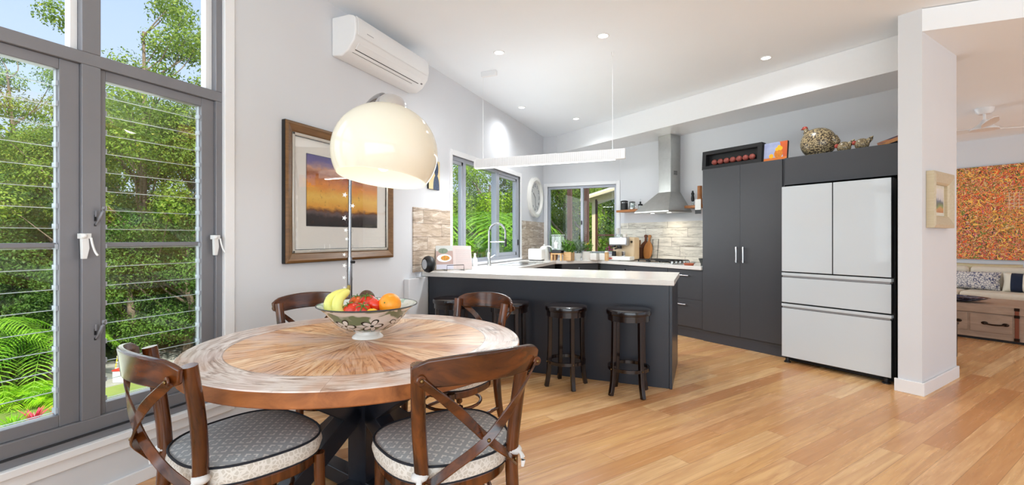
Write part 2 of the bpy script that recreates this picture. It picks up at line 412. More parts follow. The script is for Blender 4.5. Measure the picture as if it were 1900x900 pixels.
# bulkhead over the kitchen run
struct(B().prism([(0.256, 7.95), A(0.80, 6.72)[:2], A(0.80, 7.36)[:2], (1.39, 7.95)], 2.79, 3.108).ob('ceiling_bulkhead', M['trim'], smooth=0), 'white bulkhead over the kitchen run', 'ceiling')
# left wall with two openings
wl = B()
wl.box(-0.12, 0, -3.4, 7.95, -0.1, 0.30)
wl.box(-0.12, 0, -3.4, -1.0, 0.30, 3.11)
wl.box(-0.12, 0, -1.0, 1.90, 3.02, 3.11)
wl.box(-0.12, 0, 1.90, 4.65, 0.30, 3.11)
wl.box(-0.12, 0, 4.65, 6.79, 0.30, 0.94)
wl.box(-0.12, 0, 4.65, 6.79, 2.235, 3.11)
wl.box(-0.12, 0, 6.79, 8.07, 0.30, 3.11)
struct(wl.ob('wall_left', M['wall'], smooth=0), 'white plaster wall with the big louvre window', 'wall')
wb = B()
wb.box(0, 0.085, 7.95, 8.07, -0.1, 3.11); wb.box(0.085, 1.32, 7.95, 8.07, -0.1, 0.965)
wb.box(0.085, 1.32, 7.95, 8.07, 2.19, 3.11); wb.box(1.32, 1.50, 7.95, 8.07, -0.1, 3.11)
struct(wb.ob('wall_back', M['wall'], smooth=0), 'white end wall with the veranda window', 'wall')
aL = 1.39*UA[0]+7.95*UA[1]
struct(B().box(aL-0.05, 0.80, 7.357, 7.45, -0.1, 3.11).ob('wall_kitchen', M['wall'], rot=AL, smooth=0), 'white wall behind the rangehood and cabinets', 'wall')
struct(B().box(0.80, 0.955, 6.28, 7.18, 0, 3.11).ob('wall_end', M['wall'], rot=AL, smooth=0), 'free end of the white wall beside the refrigerator', 'wall')
sk = B(); sk.box(0.78, 0.972, 6.262, 6.278, 0, 0.105); sk.box(0.957, 0.972, 6.278, 7.195, 0, 0.105); sk.box(0.78, 0.972, 7.182, 7.197, 0, 0.105)
struct(sk.ob('baseboard_end', M['trim'], rot=AL, smooth=0, bevel=0.003), 'white skirting round the wall end', 'baseboard')
struct(B().box(-3.2, 8.6, 12.35, 12.45, -0.1, 2.95).ob('wall_living', M['wall'], rot=AL, smooth=0), 'white living room wall behind the sofa', 'wall')
struct(B().box(-3.2, -3.1, 7.45, 12.4, -0.1, 2.95).ob('wall_living_side', M['wall'], rot=AL, smooth=0), 'white side wall of the living room', 'wall')
# rear and right walls (beyond the picture) with wide openings added for the fill lamps
rw = B(); rw.box(-0.12, 0.8, -3.4, -3.3, 0, 3.11); rw.box(8.4, 10.1, -3.4, -3.3, 0, 3.11); rw.box(0.8, 8.4, -3.4, -3.3, 2.8, 3.11)
struct(rw.ob('wall_rear', M['wall'], smooth=0), 'white rear wall with wide openings', 'wall')
rt = B(); rt.box(10, 10.1, -3.4, -1.5, 0, 3.11); rt.box(10, 10.1, -1.5, 8.3, 2.7, 3.11); rt.box(10, 10.1, 5.5, 6.0, 0, 2.7); rt.box(10, 10.1, 8.0, 8.4, 0, 2.7)
struct(rt.ob('wall_right', M['wall'], smooth=0), 'white side wall with wide openings', 'wall')
struct(B().box(0, 0.014, -3.3, 4.0, 0, 0.065).ob('baseboard_left', M['trim'], bevel=0.003), 'white skirting under the louvre window', 'baseboard')
# low wall pier under the breakfast bar's end
struct(B().box(0, 0.062, 3.72, 4.058, 0, 0.865).ob('wall_pier', M['wall'], bevel=0.006), 'low white pier under the breakfast bar end', 'wall')

# ---- window 1: big louvre window
w1 = sempty('window_1', 'tall grey aluminium louvre window over the dining corner', 'window')
f = B()
X0, X1 = -0.10, -0.012
def fr(y0, y1, z0, z1, x0=X0, x1=X1): f.box(x0, x1, y0, y1, z0, z1)
fr(-1.0, 1.90, 0.335, 0.40); fr(-1.0, 1.90, 2.095, 2.155); fr(-1.0, 1.90, 2.96, 3.02)
for (a, b) in ((1.215, 1.29), (-0.06, 0.015), (1.862, 1.90), (-1.0, -0.94)): fr(a, b, 0.40, 2.095); fr(a, b, 2.155, 2.96)
for (a, b) in ((-0.94, -0.06), (0.015, 1.215), (1.29, 1.862)):
    fr(a, a+0.028, 0.40, 2.095, -0.085, -0.03); fr(b-0.075, b, 0.40, 2.095, -0.085, -0.03)
    fr(a+0.028, b-0.075, 0.40, 0.455, -0.084, -0.031); fr(a+0.028, b-0.075, 2.045, 2.095, -0.084, -0.031)
    fr(a+0.028, b-0.075, 1.222, 1.246, -0.075, -0.05)
f.ob('window_frame', M['alu'], w1, bevel=0.003)
g = B()
for (a, b) in ((-0.94, -0.06), (0.015, 1.215), (1.29, 1.862)): g.box(-0.06, -0.054, a, b, 2.155, 2.96)
g.ob('upper_pane', M['glass'], w1, smooth=0)
bl = B(); be = B(); cl = B()
NB = 17
for (a, b) in ((-0.94, -0.06), (0.015, 1.215), (1.29, 1.862)):
    a += 0.03; b -= 0.075
    for i in range(NB):
        z0 = 0.465+i*0.0943; z1 = z0+0.103
        for s_, q in ((bl, None),):
            vs = [(-0.070, a, z0), (-0.070, b, z0), (-0.048, b, z1), (-0.048, a, z1)]
            lo = [bl.bm.verts.new(p) for p in vs]; hi = [bl.bm.verts.new((p[0]+0.005, p[1], p[2])) for p in vs]
            bl.bm.faces.new(lo); bl.bm.faces.new(hi[::-1])
        be.box(-0.0705, -0.0645, a, b, z0-0.0024, z0+0.0002)
        for yy in (a-0.004, b-0.008): cl.box(-0.074, -0.040, yy, yy+0.012, z0-0.003, z0+0.02)
    cl.box(-0.064, -0.05, a-0.006, a+0.004, 0.455, 2.045); cl.box(-0.064, -0.05, b-0.004, b+0.006, 0.455, 2.045)
bl.ob('louvre_glass', M['louvre_glass'], w1, smooth=0); be.ob('louvre_edge_highlight', M['glass_highlight'], w1, smooth=0)
cl.ob('louvre_clip_frame', M['clip'], w1, smooth=0)
ub = B()  # white strips stand in for light on the sides of the grey jambs
for (a, b) in ((1.188, 1.214), (1.826, 1.861), (1.291, 1.302)): ub.box(-0.095, -0.05, a, b, 2.156, 2.959)
ub.ob('upper_lit_strip', M['trim'], w1, smooth=0)
# seal line, jamb and white sill trim
sl = B(); sl.box(-0.11, 0.002, -1.0, 1.9, 0.329, 0.336); sl.ob('window_seal', M['alu_dark'], w1, smooth=0)
sl = B(); sl.box(-0.10, 0.006, -1.0, 1.9, 0.298, 0.330); sl.ob('sub_sill', M['alu'], w1, smooth=0)
st = B(); st.box(-0.02, 0.035, -1.1, 1.94, 0.262, 0.297); st.box(0, 0.014, -1.1, 1.94, 0.205, 0.262)
st.ob('window_sill', M['trim'], w1, bevel=0.004)
st = B(); st.box(-0.012, 0.012, 1.902, 1.965, 0.205, 3.11); st.ob('window_trim', M['trim'], w1, bevel=0.003)
# winder handles
def winder(y, z, big=True):
    b = B()
    if big:
        b.box(-0.012, 0.022, y-0.02, y+0.02, z-0.005, z+0.02); b.ball((0.022, y-0.008, z+0.008), 0.012, 12, 8)
        b.prism([(y-0.016, z+0.0), (y+0.010, z), (y+0.014, z-0.05), (y+0.004, z-0.10), (y-0.013, z-0.10)], 0.0, 0.02, 'x')
        b.tube(arc((0.03, y+0.014, z), (0.035, y+0.022, z-0.07), (0.05, y+0.032, z-0.085), 8), 0.005, 8)
    else:
        b.tube(arc((-0.012, y, z-0.09), (0.02, y+0.012, z-0.05), (0.02, y+0.02, z), 8), [0.004]*3+[0.008]*6, 8); b.box(-0.012, 0.0, y-0.004, y+0.004, z-0.05, z-0.02)
    return b.ob('window_handle' if big else 'louvre_lever', M['white_plastic'] if big else M['alu'], w1, bevel=0.002)
winder(1.217, 1.27); winder(1.845, 1.265); winder(1.267, 1.42, False); winder(1.267, 0.87, False)
for zc in (1.38, 0.83):
    k = B(); k.box(-0.012, -0.008, 1.262, 1.270, zc-0.03, zc+0.0); k.box(-0.012, -0.008, 1.262, 1.270, zc-0.055, zc-0.043); k.ob('keyhole', M['black'], w1)

# ---- window 2: kitchen sliding window in the left wall
w2 = sempty('window_2', 'grey sliding window above the kitchen sink', 'window')
f = B()
for (y0, y1, z0, z1) in ((4.65, 6.79, 0.955, 1.0), (4.65, 6.79, 2.19, 2.235), (4.65, 4.69, 0.99, 2.20), (6.72, 6.79, 0.99, 2.20), (5.93, 6.03, 0.99, 2.20), (4.97, 5.03, 0.99, 2.20)):
    f.box(-0.10, -0.02, y0, y1, z0, z1)
for (y0, y1) in ((4.69, 4.97), (6.03, 6.72)):
    f.box(-0.075, -0.03, y0, y0+0.03, 1.0, 2.19); f.box(-0.075, -0.03, y1-0.04, y1, 1.0, 2.19); f.box(-0.075, -0.03, y0, y1, 1.0, 1.05); f.box(-0.075, -0.03, y0, y1, 2.15, 2.19)
f.ob('window_frame', M['alu_pale'], w2, bevel=0.003)
B().box(-0.06, -0.055, 4.69, 6.72, 1.0, 2.19).ob('pane', M['glass'], w2, smooth=0)
f = B(); f.box(-0.02, 0.014, 4.595, 4.65, 0.92, 2.30); f.box(-0.02, 0.014, 6.79, 6.847, 0.92, 2.30); f.box(-0.02, 0.014, 4.65, 6.79, 2.235, 2.30); f.box(-0.10, 0.03, 4.62, 6.82, 0.922, 0.955)
f.ob('window_trim', M['trim'], w2, bevel=0.004)
B().box(-0.028, -0.008, 6.735, 6.762, 1.15, 1.24).ob('window_latch', M['black'], w2, bevel=0.002)
# ---- window 3: window onto the veranda
w3 = sempty('window_3', 'grey sliding window looking onto the veranda posts', 'window')
f = B()
for (x0, x1, z0, z1) in ((0.085, 1.32, 0.985, 1.03), (0.085, 1.32, 2.145, 2.19), (0.085, 0.12, 1.0, 2.15), (1.285, 1.32, 1.0, 2.15), (0.69, 0.735, 1.0, 2.15)):
    f.box(x0, x1, 7.97, 8.04, z0, z1)
f.ob('window_frame', M['alu_pale'], w3, bevel=0.003)
B().box(0.10, 1.30, 8.0, 8.005, 1.02, 2.16).ob('pane', M['glass'], w3, smooth=0)
f = B(); f.box(0.015, 0.085, 7.934, 7.97, 0.93, 2.25); f.box(1.32, 1.385, 7.934, 7.97, 0.93, 2.25); f.box(0.085, 1.32, 7.934, 7.97, 2.19, 2.25); f.box(0.02, 1.38, 7.92, 8.05, 0.95, 0.985)
f.ob('window_trim', M['trim'], w3, bevel=0.004)
B().box(0.70, 0.72, 7.955, 7.97, 1.50, 1.57).ob('window_latch', M['black'], w3, bevel=0.002)

# ============================================================ KITCHEN
BZ = 0.915
kx, ky = 0.66, 4.99
k3 = A(-3.05, 6.58)
BENCH = [(0.004, 4.03), (2.476, 4.03), (2.476, ky), (kx, ky), (kx-0.03, 6.70), (k3[0], k3[1]), A(-1.21, 6.54)[:2], A(-1.21, 7.352)[:2], (1.385, 7.945), (0.004, 7.945)]
bt = thing('benchtop', 'pale stone benchtop wrapping the kitchen and breakfast bar', 'benchtop')
B().prism([(p[0], p[1]) for p in BENCH], BZ-0.046, BZ).ob('benchtop_slab', M['bench'], bt, bevel=0.003)

bar = thing('breakfast_bar', 'dark charcoal breakfast bar base behind the four stools', 'cabinet', (0.066, 4.06, 0))
B().box(0, 2.37, 0.0, 0.018, 0, 0.868).ob('front_panel', M['bar_panel'], bar, bevel=0.001)
B().box(2.372, 2.394, -0.012, 0.88, 0, 0.868).ob('end_panel', M['bar_panel'], bar, bevel=0.0015)
B().box(0.62, 2.37, 0.02, 0.86, 0.1, 0.868).ob('body', M['charcoal'], bar)

def cabinet_front(parent, x0, x1, z0, z1, name='drawer', handle=True, y=0.0, hname='handle', hx=None, hz=None):
    d = B().box(x0+0.0015, x1-0.0015, y, y+0.019, z0+0.0015, z1-0.0015).ob(name, M['charcoal'], parent, bevel=0.001)
    if handle:
        h = B(); cx = (x0+x1)/2 if hx is None else hx; zz = z1-0.045 if hz is None else hz
        h.tube([(cx-0.075, y-0.03, zz), (cx+0.075, y-0.03, zz)], 0.006, 10)
        for q in (-0.065, 0.065): h.tube([(cx+q, y, zz), (cx+q, y-0.03, zz)], 0.007, 10)
        h.ob(hname, M['chrome'], d)
    return d
# drawers and dishwasher along the angled run
db = thing('drawer_cabinet', 'charcoal drawer cabinet next to the tall pantry', 'cabinet', A(-1.73, 6.575), AL)
B().box(0, 0.518, 0.02, 0.60, 0.10, 0.865).ob('body', M['charcoal'], db)
B().box(0, 0.518, 0.03, 0.05, 0.0, 0.10).ob('plinth', M['plinth'], db)
cabinet_front(db, 0, 0.518, 0.49, 0.865, hx=0.26, hz=0.79); cabinet_front(db, 0, 0.518, 0.14, 0.49, hx=0.22, hz=0.42)
dw = thing('oven_cabinet', 'charcoal cabinet with a long white bar handle under the cooktop', 'cabinet', A(-2.40, 6.575), AL)
B().box(0, 0.665, 0.02, 0.60, 0.10, 0.865).ob('body', M['charcoal'], dw)
d = B().box(0.001, 0.664, 0, 0.019, 0.12, 0.862).ob('oven_door', M['charcoal'], dw, bevel=0.001)
B().box(0.03, 0.63, -0.028, -0.004, 0.765, 0.79).ob('handle', M['off_white'], d, bevel=0.003)
ds = thing('corner_cabinet', 'charcoal corner cabinet with small knobs beside the oven', 'cabinet', A(-3.02, 6.60), AL)
B().box(0, 0.615, 0.02, 0.60, 0.10, 0.865).ob('body', M['charcoal'], ds)
d = cabinet_front(ds, 0, 0.615, 0.12, 0.865, 'door', False)
B().tube([(0.54, 0, 0.80), (0.54, -0.025, 0.80)], 0.012, 10).ob('knob', M['chrome'], d)
d2 = thing('diagonal_cabinet', 'charcoal corner cabinet set across the window corner', 'cabinet', (0.70, 6.78, 0), math.radians(41))
B().box(0.0, 0.62, 0.03, 0.45, 0.10, 0.865).ob('body', M['charcoal'], d2)
d = cabinet_front(d2, 0, 0.62, 0.12, 0.865, 'door', False)
kb = B(); kb.tube([(0.28, 0, 0.80), (0.28, -0.025, 0.80)], 0.012, 10); kb.ob('knob', M['chrome'], d)
sb = thing('sink_cabinet', 'charcoal base cabinet under the sink window', 'cabinet', (0.03, 5.02, 0))
B().box(0, 0.575, 0, 1.64, 0.10, 0.865).ob('body', M['charcoal'], sb)
B().box(0, 0.55, 0, 1.64, 0, 0.10).ob('plinth', M['plinth'], sb)
for i in range(3): B().box(0.577, 0.595, i*0.546+0.002, i*0.546+0.544, 0.12, 0.865).ob('door', M['charcoal'], sb, bevel=0.001)

pc = thing('pantry_cabinet', 'tall charcoal two door pantry beside the white refrigerator', 'cabinet', A(-1.208, 6.56), AL)
B().box(0, 0.962, 0.02, 0.60, 0.10, 2.105).ob('body', M['charcoal'], pc)
B().box(0, 0.962, 0.025, 0.045, 0, 0.12).ob('plinth', M['plinth'], pc)
for (a, b, hx) in ((0.006, 0.482, 0.452), (0.484, 0.945, 0.534)):
    d = B().box(a, b, 0, 0.019, 0.135, 2.103).ob('door', M['charcoal'], pc, bevel=0.001)
    h = B(); h.tube([(hx, -0.03, 0.985), (hx, -0.03, 1.165)], 0.0075, 10)
    for q in (1.0, 1.15): h.tube([(hx, 0, q), (hx, -0.036, q)], 0.010, 12)
    h.ob('handle', M['chrome'], d)
of = thing('overhead_cabinet', 'charcoal cabinet bridging above the white refrigerator', 'cabinet', A(-0.240, 6.56, 0), AL)
B().box(0, 1.036, 0.02, 0.60, 1.83, 2.105).ob('body', M['charcoal'], of)
B().box(0.004, 1.036, 0, 0.019, 1.822, 2.107).ob('door', M['charcoal'], of, bevel=0.001)

fg = thing('refrigerator', 'white glass french door refrigerator with two lower drawers', 'refrigerator', A(-0.190, 6.40), AL)
W = 0.915
B().box(0.006, W-0.002, 0.075, 0.72, 0.035, 1.785).ob('body', M['black'], fg, bevel=0.004)
def fdoor(x0, x1, z0, z1, nm):
    d = B().box(x0, x1, 0, 0.066, z0, z1).ob(nm, M['black'], fg, bevel=0.002)
    B().box(x0+0.002, x1-0.002, -0.006, 0.0, z0+0.002, z1-0.002).ob('glass_face', M['fridge_glass'], d, bevel=0.002)
    return d
fdoor(0.004, 0.462, 0.925, 1.790, 'door'); fdoor(0.467, W-0.004, 0.925, 1.790, 'door')
d = fdoor(0.004, W-0.004, 0.612, 0.868, 'drawer'); B().box(0.012, W-0.012, -0.004, 0.05, 0.869, 0.885).ob('handle_recess', M['fridge_grey'], d)
B().box(0.004, W-0.004, -0.006, 0.05, 0.886, 0.915).ob('handle_lip', M['fridge_glass'], d, bevel=0.002)
d = fdoor(0.004, W-0.004, 0.06, 0.556, 'drawer'); B().box(0.012, W-0.012, -0.004, 0.05, 0.557, 0.572).ob('handle_recess', M['fridge_grey'], d)
B().box(0.004, W-0.004, -0.006, 0.05, 0.573, 0.600).ob('handle_lip', M['fridge_glass'], d, bevel=0.002)
for xx in (0.045, W-0.05): B().lathe([(0, 0), (0.03, 0), (0.03, 0.012), (0.018, 0.016), (0.018, 0.05), (0, 0.05)], (xx, 0.03, 0), 16).ob('foot', M['black'], fg)
B().box(0.02, W-0.02, 0.09, 0.11, 0.01, 0.05).ob('kick_grille', M['black'], fg)

# splashbacks
def splash(nm, lab, mat, loc, rot, L, z0, z1):
    o = B().box(0, L, -0.012, 0, z0, z1).ob(nm, mat, None, loc=loc, rot=rot, smooth=0); return tag(o, lab, 'splashback')
splash('splashback', 'whitewashed board splashback panel behind the cookbook', M['boards_warm'], (0.003, 3.866, 0), PI/2, 0.727, 0.92, 1.579).location = (0.0005, 3.866, 0)
splash('splashback', 'whitewashed board splashback strip between clock and toaster', M['boards_warm'], (0.0005, 6.85, 0), PI/2, 1.095, 0.92, 1.545)
splash('splashback', 'long whitewashed board splashback behind the gas cooktop', M['boards_pale'], A(aL+0.02, 7.3565), AL, -1.21-aL-0.03, 0.92, 1.515)

# ---- rangehood
rh = thing('rangehood', 'stainless steel pyramid rangehood with square chimney', 'rangehood', A(-2.23, 7.355), AL)
c = B(); c.prism([(-0.31, 0), (0.31, 0), (0.31, -0.52), (-0.31, -0.52)][::-1], 1.635, 1.655)
lo = [(-0.31, -0.52), (0.31, -0.52), (0.31, -0.0), (-0.31, -0.0)]; hi = [(-0.108, -0.225), (0.118, -0.225), (0.118, 0), (-0.108, 0)]
vl = [c.bm.verts.new((*p, 1.656)) for p in lo]; vh = [c.bm.verts.new((*p, 1.945)) for p in hi]
for i in range(4): c.bm.faces.new([vl[i], vl[(i+1) % 4], vh[(i+1) % 4], vh[i]])
c.bm.faces.new(vh); c.bm.faces.new(vl[::-1]); c.ob('canopy', M['steel'], rh, bevel=0.002)
c = B(); c.box(-0.103, 0.113, -0.22, 0, 1.94, 2.52); c.box(-0.107, 0.117, -0.224, 0, 2.44, 2.79); ch = c.ob('chimney', M['steel'], rh, bevel=0.002)
c = B()
for i in range(4): c.box(0.1135, 0.1145, -0.15, -0.07, 2.20+i*0.016, 2.209+i*0.016)
c.ob('vent_slot', M['black'], ch)
for q in (-0.15, 0.15): B().lathe([(0, 0), (0.03, 0), (0.03, 0.004), (0, 0.004)], (q, -0.30, 1.6305), 16).ob('lamp_lens', M['led_strip'], rh)
lamp('rangehood_lamp', 'SPOT', A(-2.18, 7.08, 1.62), (math.radians(12), 0, AL), 9, (1, 0.86, 0.66), spot_size=math.radians(150), spot_blend=1.0, shadow_soft_size=0.04)

# ---- shelves and what stands on them
def on_wall(a, off, z): return A(a, 7.357-off, z)
sh1 = thing('wall_shelf', 'short timber shelf beside the veranda window', 'shelf', A(-3.22, 7.355, 1.69), AL)
B().box(0, 0.70, -0.20, 0, 0, 0.036).ob('board', M['shelf_wood'], sh1, bevel=0.003)
for q in (0.10, 0.60): B().tube([(q, -0.10, 0.018), (q, -0.0, 0.018)], 0.007, 8).ob('bracket', M['steel'], sh1)
sh2 = thing('wall_shelf', 'short timber shelf between the rangehood and the pantry', 'shelf', A(-1.90, 7.355, 1.69), AL)
B().box(0, 0.66, -0.20, 0, 0, 0.036).ob('board', M['shelf_wood'], sh2, bevel=0.003)
for q in (0.10, 0.56): B().tube([(q, -0.10, 0.018), (q, -0.0, 0.018)], 0.007, 8).ob('bracket', M['steel'], sh2)
SZ = 1.7265
t_ = thing('canister', 'black lidded coffee canister at the shelf end by the window', 'canister', A(-3.10, 7.22, SZ), AL)
B().lathe([(0, 0), (0.058, 0), (0.058, 0.12), (0, 0.12)], n=24).ob('body', M['black'], t_, bevel=0.003)
B().lathe([(0, 0.122), (0.060, 0.122), (0.060, 0.150), (0.03, 0.158), (0, 0.158)], n=24).ob('lid', M['black'], t_, bevel=0.003)
B().lathe([(0.0585, 0.118), (0.0605, 0.118), (0.0605, 0.122), (0.0585, 0.122)], n=24).ob('band', M['chrome'], t_)
t_ = thing('coffee_plunger', 'small glass plunger with steel lid next to the black canister', 'coffee plunger', A(-2.93, 7.22, SZ), AL)
B().lathe([(0, 0), (0.045, 0), (0.045, 0.11), (0.042, 0.11), (0.042, 0.004), (0, 0.004)], n=24).ob('glass_body', M['jar_glass'], t_)
B().lathe([(0, 0.111), (0.049, 0.111), (0.049, 0.123), (0.01, 0.132), (0, 0.132)], n=24).ob('lid', M['black'], t_)
B().tube(arc((0.048, 0, 0.105), (0.10, 0, 0.06), (0.048, 0, 0.012), 8), 0.005, 8).ob('handle', M['chrome'], t_)
B().lathe([(0.0455, 0.008), (0.0465, 0.008), (0.0465, 0.03), (0.0455, 0.03)], n=24).ob('band', M['steel'], t_)
t_ = thing('grinder', 'small glass and steel grinder nearest the rangehood on the shelf', 'grinder', A(-2.76, 7.22, SZ), AL)
B().lathe([(0, 0), (0.032, 0), (0.032, 0.055), (0.0, 0.055)], n=20).ob('base', M['jar_glass'], t_)
B().lathe([(0, 0.056), (0.036, 0.056), (0.036, 0.075), (0.012, 0.082), (0.012, 0.115), (0, 0.118)], n=20).ob('head', M['black_metal'], t_)
B().tube([(0, 0, 0.116), (0.0, 0, 0.16)], 0.004, 8).ob('knob', M['chrome'], t_)
t_ = thing('pepper_mill', 'slim black pepper mill on a clear stand by the rangehood', 'pepper mill', A(-1.83, 7.25, SZ), AL)
B().lathe([(0, 0), (0.014, 0), (0.014, 0.06), (0.006, 0.062), (0, 0.062)], n=16).ob('stand', M['jar_glass'], t_)
B().lathe([(0, 0.063), (0.018, 0.063), (0.024, 0.10), (0.017, 0.15), (0.024, 0.17), (0.012, 0.195), (0.012, 0.21), (0, 0.215)], n=16).ob('body', M['black'], t_)
t_ = thing('pepper_mill', 'tall tan timber pepper mill on the shelf by the pantry', 'pepper mill', A(-1.71, 7.24, SZ), AL)
B().lathe([(0, 0), (0.034, 0), (0.034, 0.10), (0, 0.10)], n=20).ob('base', M['board_wood'], t_, bevel=0.002)
B().lathe([(0, 0.101), (0.031, 0.101), (0.031, 0.27), (0, 0.27)], n=20).ob('body', M['shelf_wood'], t_, bevel=0.002)
t_ = thing('bottle', 'dark bottle tucked beside the pantry on the shelf', 'bottle', A(-1.60, 7.22, SZ), AL)
B().lathe([(0, 0), (0.034, 0), (0.034, 0.14), (0.013, 0.18), (0.013, 0.22), (0, 0.22)], n=20).ob('body', M['black'], t_)
B().lathe([(0.0345, 0.03), (0.0352, 0.03), (0.0352, 0.11), (0.0345, 0.11)], n=20).ob('paper_label', M['off_white'], t_)
B().lathe([(0, 0.221), (0.015, 0.221), (0.015, 0.245), (0, 0.245)], n=16).ob('cap', M['board_wood'], t_)
t_ = thing('paper_note', 'cream and black card hanging from the shelf end by the pantry', 'card', A(-1.66, 7.13, 1.60), AL)
B().box(-0.045, 0.045, -0.006, 0, 0.055, 0.20).ob('upper_card', M['off_white'], t_); B().box(-0.045, 0.045, -0.006, 0, 0.0, 0.054).ob('lower_band', M['black'], t_)

# ---- on the bench
def cyl_ob(nm, lab, cat, loc, prof, mat, n=28, group=None): return tag(B().lathe(prof, n=n).ob(nm, mat, loc=loc), lab, cat, group)
sp = thing('smart_speaker', 'round black speaker with a pale grey dial by the cookbook', 'speaker', (0.125, 3.965, BZ), math.radians(-28))
s_ = B(); s_.lathe([(0, -0.055), (0.045, -0.055), (0.075, -0.035), (0.086, 0.0), (0.078, 0.03), (0.058, 0.048), (0.052, 0.042), (0, 0.042)], (0, 0, 0.086), 32, 'y'); s_ = s_.ob('body', M['black'], sp)
s_.rotation_euler = (0, 0, PI); s_.location = (0, 0, 0)
B().lathe([(0, 0), (0.05, 0), (0.05, 0.003), (0, 0.003)], (0, 0, 0), 32, 'y').ob('dial', plain('pale_fabric_dial', (190, 194, 200), 0.8), sp, loc=(0.0, -0.047, 0.086))
# cookbook on stand
cbt = thing('book_stand', 'black wire book stand holding the open cookbook', 'book stand', (0.20, 4.34, BZ), math.radians(48))
c = B(); c.tube([(-0.09, -0.055, 0.003), (-0.09, -0.055, 0.060), (0.10, -0.055, 0.060), (0.10, -0.055, 0.003)], 0.0032, 8); c.ob('front_bar', M['black_metal'], cbt)
c = B(); c.tube([(-0.09, -0.055, 0.004), (-0.09, 0.10, 0.004)], 0.003, 8); c.tube([(0.10, -0.055, 0.004), (0.10, 0.10, 0.004)], 0.003, 8); c.tube([(-0.09, 0.10, 0.004), (-0.09, 0.13, 0.22), (0.10, 0.13, 0.22), (0.10, 0.10, 0.004)], 0.003, 8); c.ob('back_bar', M['black_metal'], cbt)
bk = thing('cookbook', 'open cookbook showing a plated dish on its page', 'book', (0.20, 4.34, BZ+0.012), math.radians(48), rot=(math.radians(-16), 0, math.radians(40)))
page = plain('paper_page', (214, 208, 202), 0.7)
t = NT('printed_recipe_photo'); x, y, z = t.xyz(t.obj())
def disc(cx, cz, r, sq=1.0):
    return t.math('LESS_THAN', t.math('ADD', t.math('POWER', t.math('SUBTRACT', x, cx), 2.0), t.math('MULTIPLY', t.math('POWER', t.math('SUBTRACT', z, cz), 2.0), sq)), r*r)
col = t.mix(t.math('GREATER_THAN', z, 0.205), (176, 150, 142), (196, 198, 194))
col = t.mix(t.math('LESS_THAN', z, 0.055), col, (196, 194, 206))
col = t.mix(disc(-0.105, 0.205, 0.052, 3.0), col, t.mix(t.noise(t.obj(), 60, 3), (60, 84, 58), (160, 170, 150)))
col = t.mix(disc(-0.095, 0.125, 0.078, 3.2), col, (244, 242, 240))
col = t.mix(disc(-0.085, 0.125, 0.048, 3.0), col, t.ramp(t.noise(t.obj(), 70, 3), [(0.35, (196, 84, 30)), (0.5, (230, 150, 60)), (0.65, (120, 130, 60))]))
M['recipe'] = t.set(col, 0.35)
t = NT('printed_recipe_text'); x, y, z = t.xyz(t.obj())
ln = t.math('LESS_THAN', t.math('FRACT', t.math('MULTIPLY', z, 75)), 0.33)
ms = t.math('MULTIPLY', ln, t.math('GREATER_THAN', t.noise(t.vec(t.math('MULTIPLY', x, 260), 0.0, t.math('FLOOR', t.math('MULTIPLY', z, 75))), 1.0, 1), 0.42))
ms = t.math('MULTIPLY', ms, t.math('MULTIPLY', t.math('GREATER_THAN', x, 0.03), t.math('LESS_THAN', z, 0.22)))
M['recipe_text'] = t.set(t.mix(t.math('MULTIPLY', ms, 0.45), (200, 184, 180), (120, 110, 110)), 0.6)
b_ = B(); b_.prism([(-0.185, 0.03), (0, 0.012), (0.21, 0.03), (0.21, 0.014), (0.0, -0.006), (-0.185, 0.0)], 0, 0.265); b_.ob('page_block', page, bk, smooth=0)
b_ = B(); vs = [b_.bm.verts.new(p) for p in ((-0.183, -0.001, 0.002), (-0.001, -0.0075, 0.002), (-0.001, -0.0075, 0.263), (-0.183, -0.001, 0.263))]; b_.bm.faces.new(vs)
b_.ob('picture_page', M['recipe'], bk, smooth=0)
b_ = B(); vs = [b_.bm.verts.new(p) for p in ((0.001, -0.0075, 0.002), (0.208, 0.0125, 0.002), (0.208, 0.0125, 0.263), (0.001, -0.0075, 0.263))]; b_.bm.faces.new(vs)
b_.ob('text_page', M['recipe_text'], bk, smooth=0)
tag(B().lathe([(0, 0), (0.042, 0), (0.044, 0.10), (0.036, 0.14), (0.016, 0.17), (0.015, 0.20), (0.019, 0.205), (0, 0.206)], n=24).ob('soap_bottle', M['off_white'], loc=(0.065, 4.93, BZ)), 'white ceramic bottle standing behind the cookbook', 'bottle')
tag(B().lathe([(0, 0), (0.032, 0), (0.034, 0.08), (0.012, 0.12), (0.012, 0.16), (0, 0.161)], n=24).ob('soap_bottle', M['off_white'], loc=(0.075, 5.09, BZ)), 'smaller white ceramic bottle beside the taller white one', 'bottle')
# tap
tp = thing('kitchen_tap', 'tall chrome spring tap arching over the sink', 'tap', (0.16, 5.32, BZ), math.radians(20))
B().lathe([(0, 0), (0.028, 0), (0.026, 0.01), (0.020, 0.014), (0.020, 0.16), (0.014, 0.17), (0, 0.17)], n=20).ob('body', M['steel'], tp)
pts = [(0, 0, 0.16), (0, 0, 0.42)]+[(0.105-0.105*math.cos(q), 0, 0.42+0.115*math.sin(q)) for q in [PI*i/14 for i in range(15)]]+[(0.21, 0, 0.33)]
sp_ = B().tube(pts, 0.013, 12).ob('spring_hose', M['spring'], tp)
B().lathe([(0, 0), (0.016, 0), (0.018, 0.03), (0.013, 0.10), (0, 0.10)], (0.21, 0, 0.24), 16).ob('spray_head', M['black'], tp)
B().tube([(0, 0, 0.30), (0.21, 0, 0.30)], 0.006, 8).ob('support_arm', M['chrome'], tp)
B().tube([(0.018, 0, 0.10), (0.07, 0.03, 0.13)], 0.006, 8).ob('lever', M['chrome'], tp)
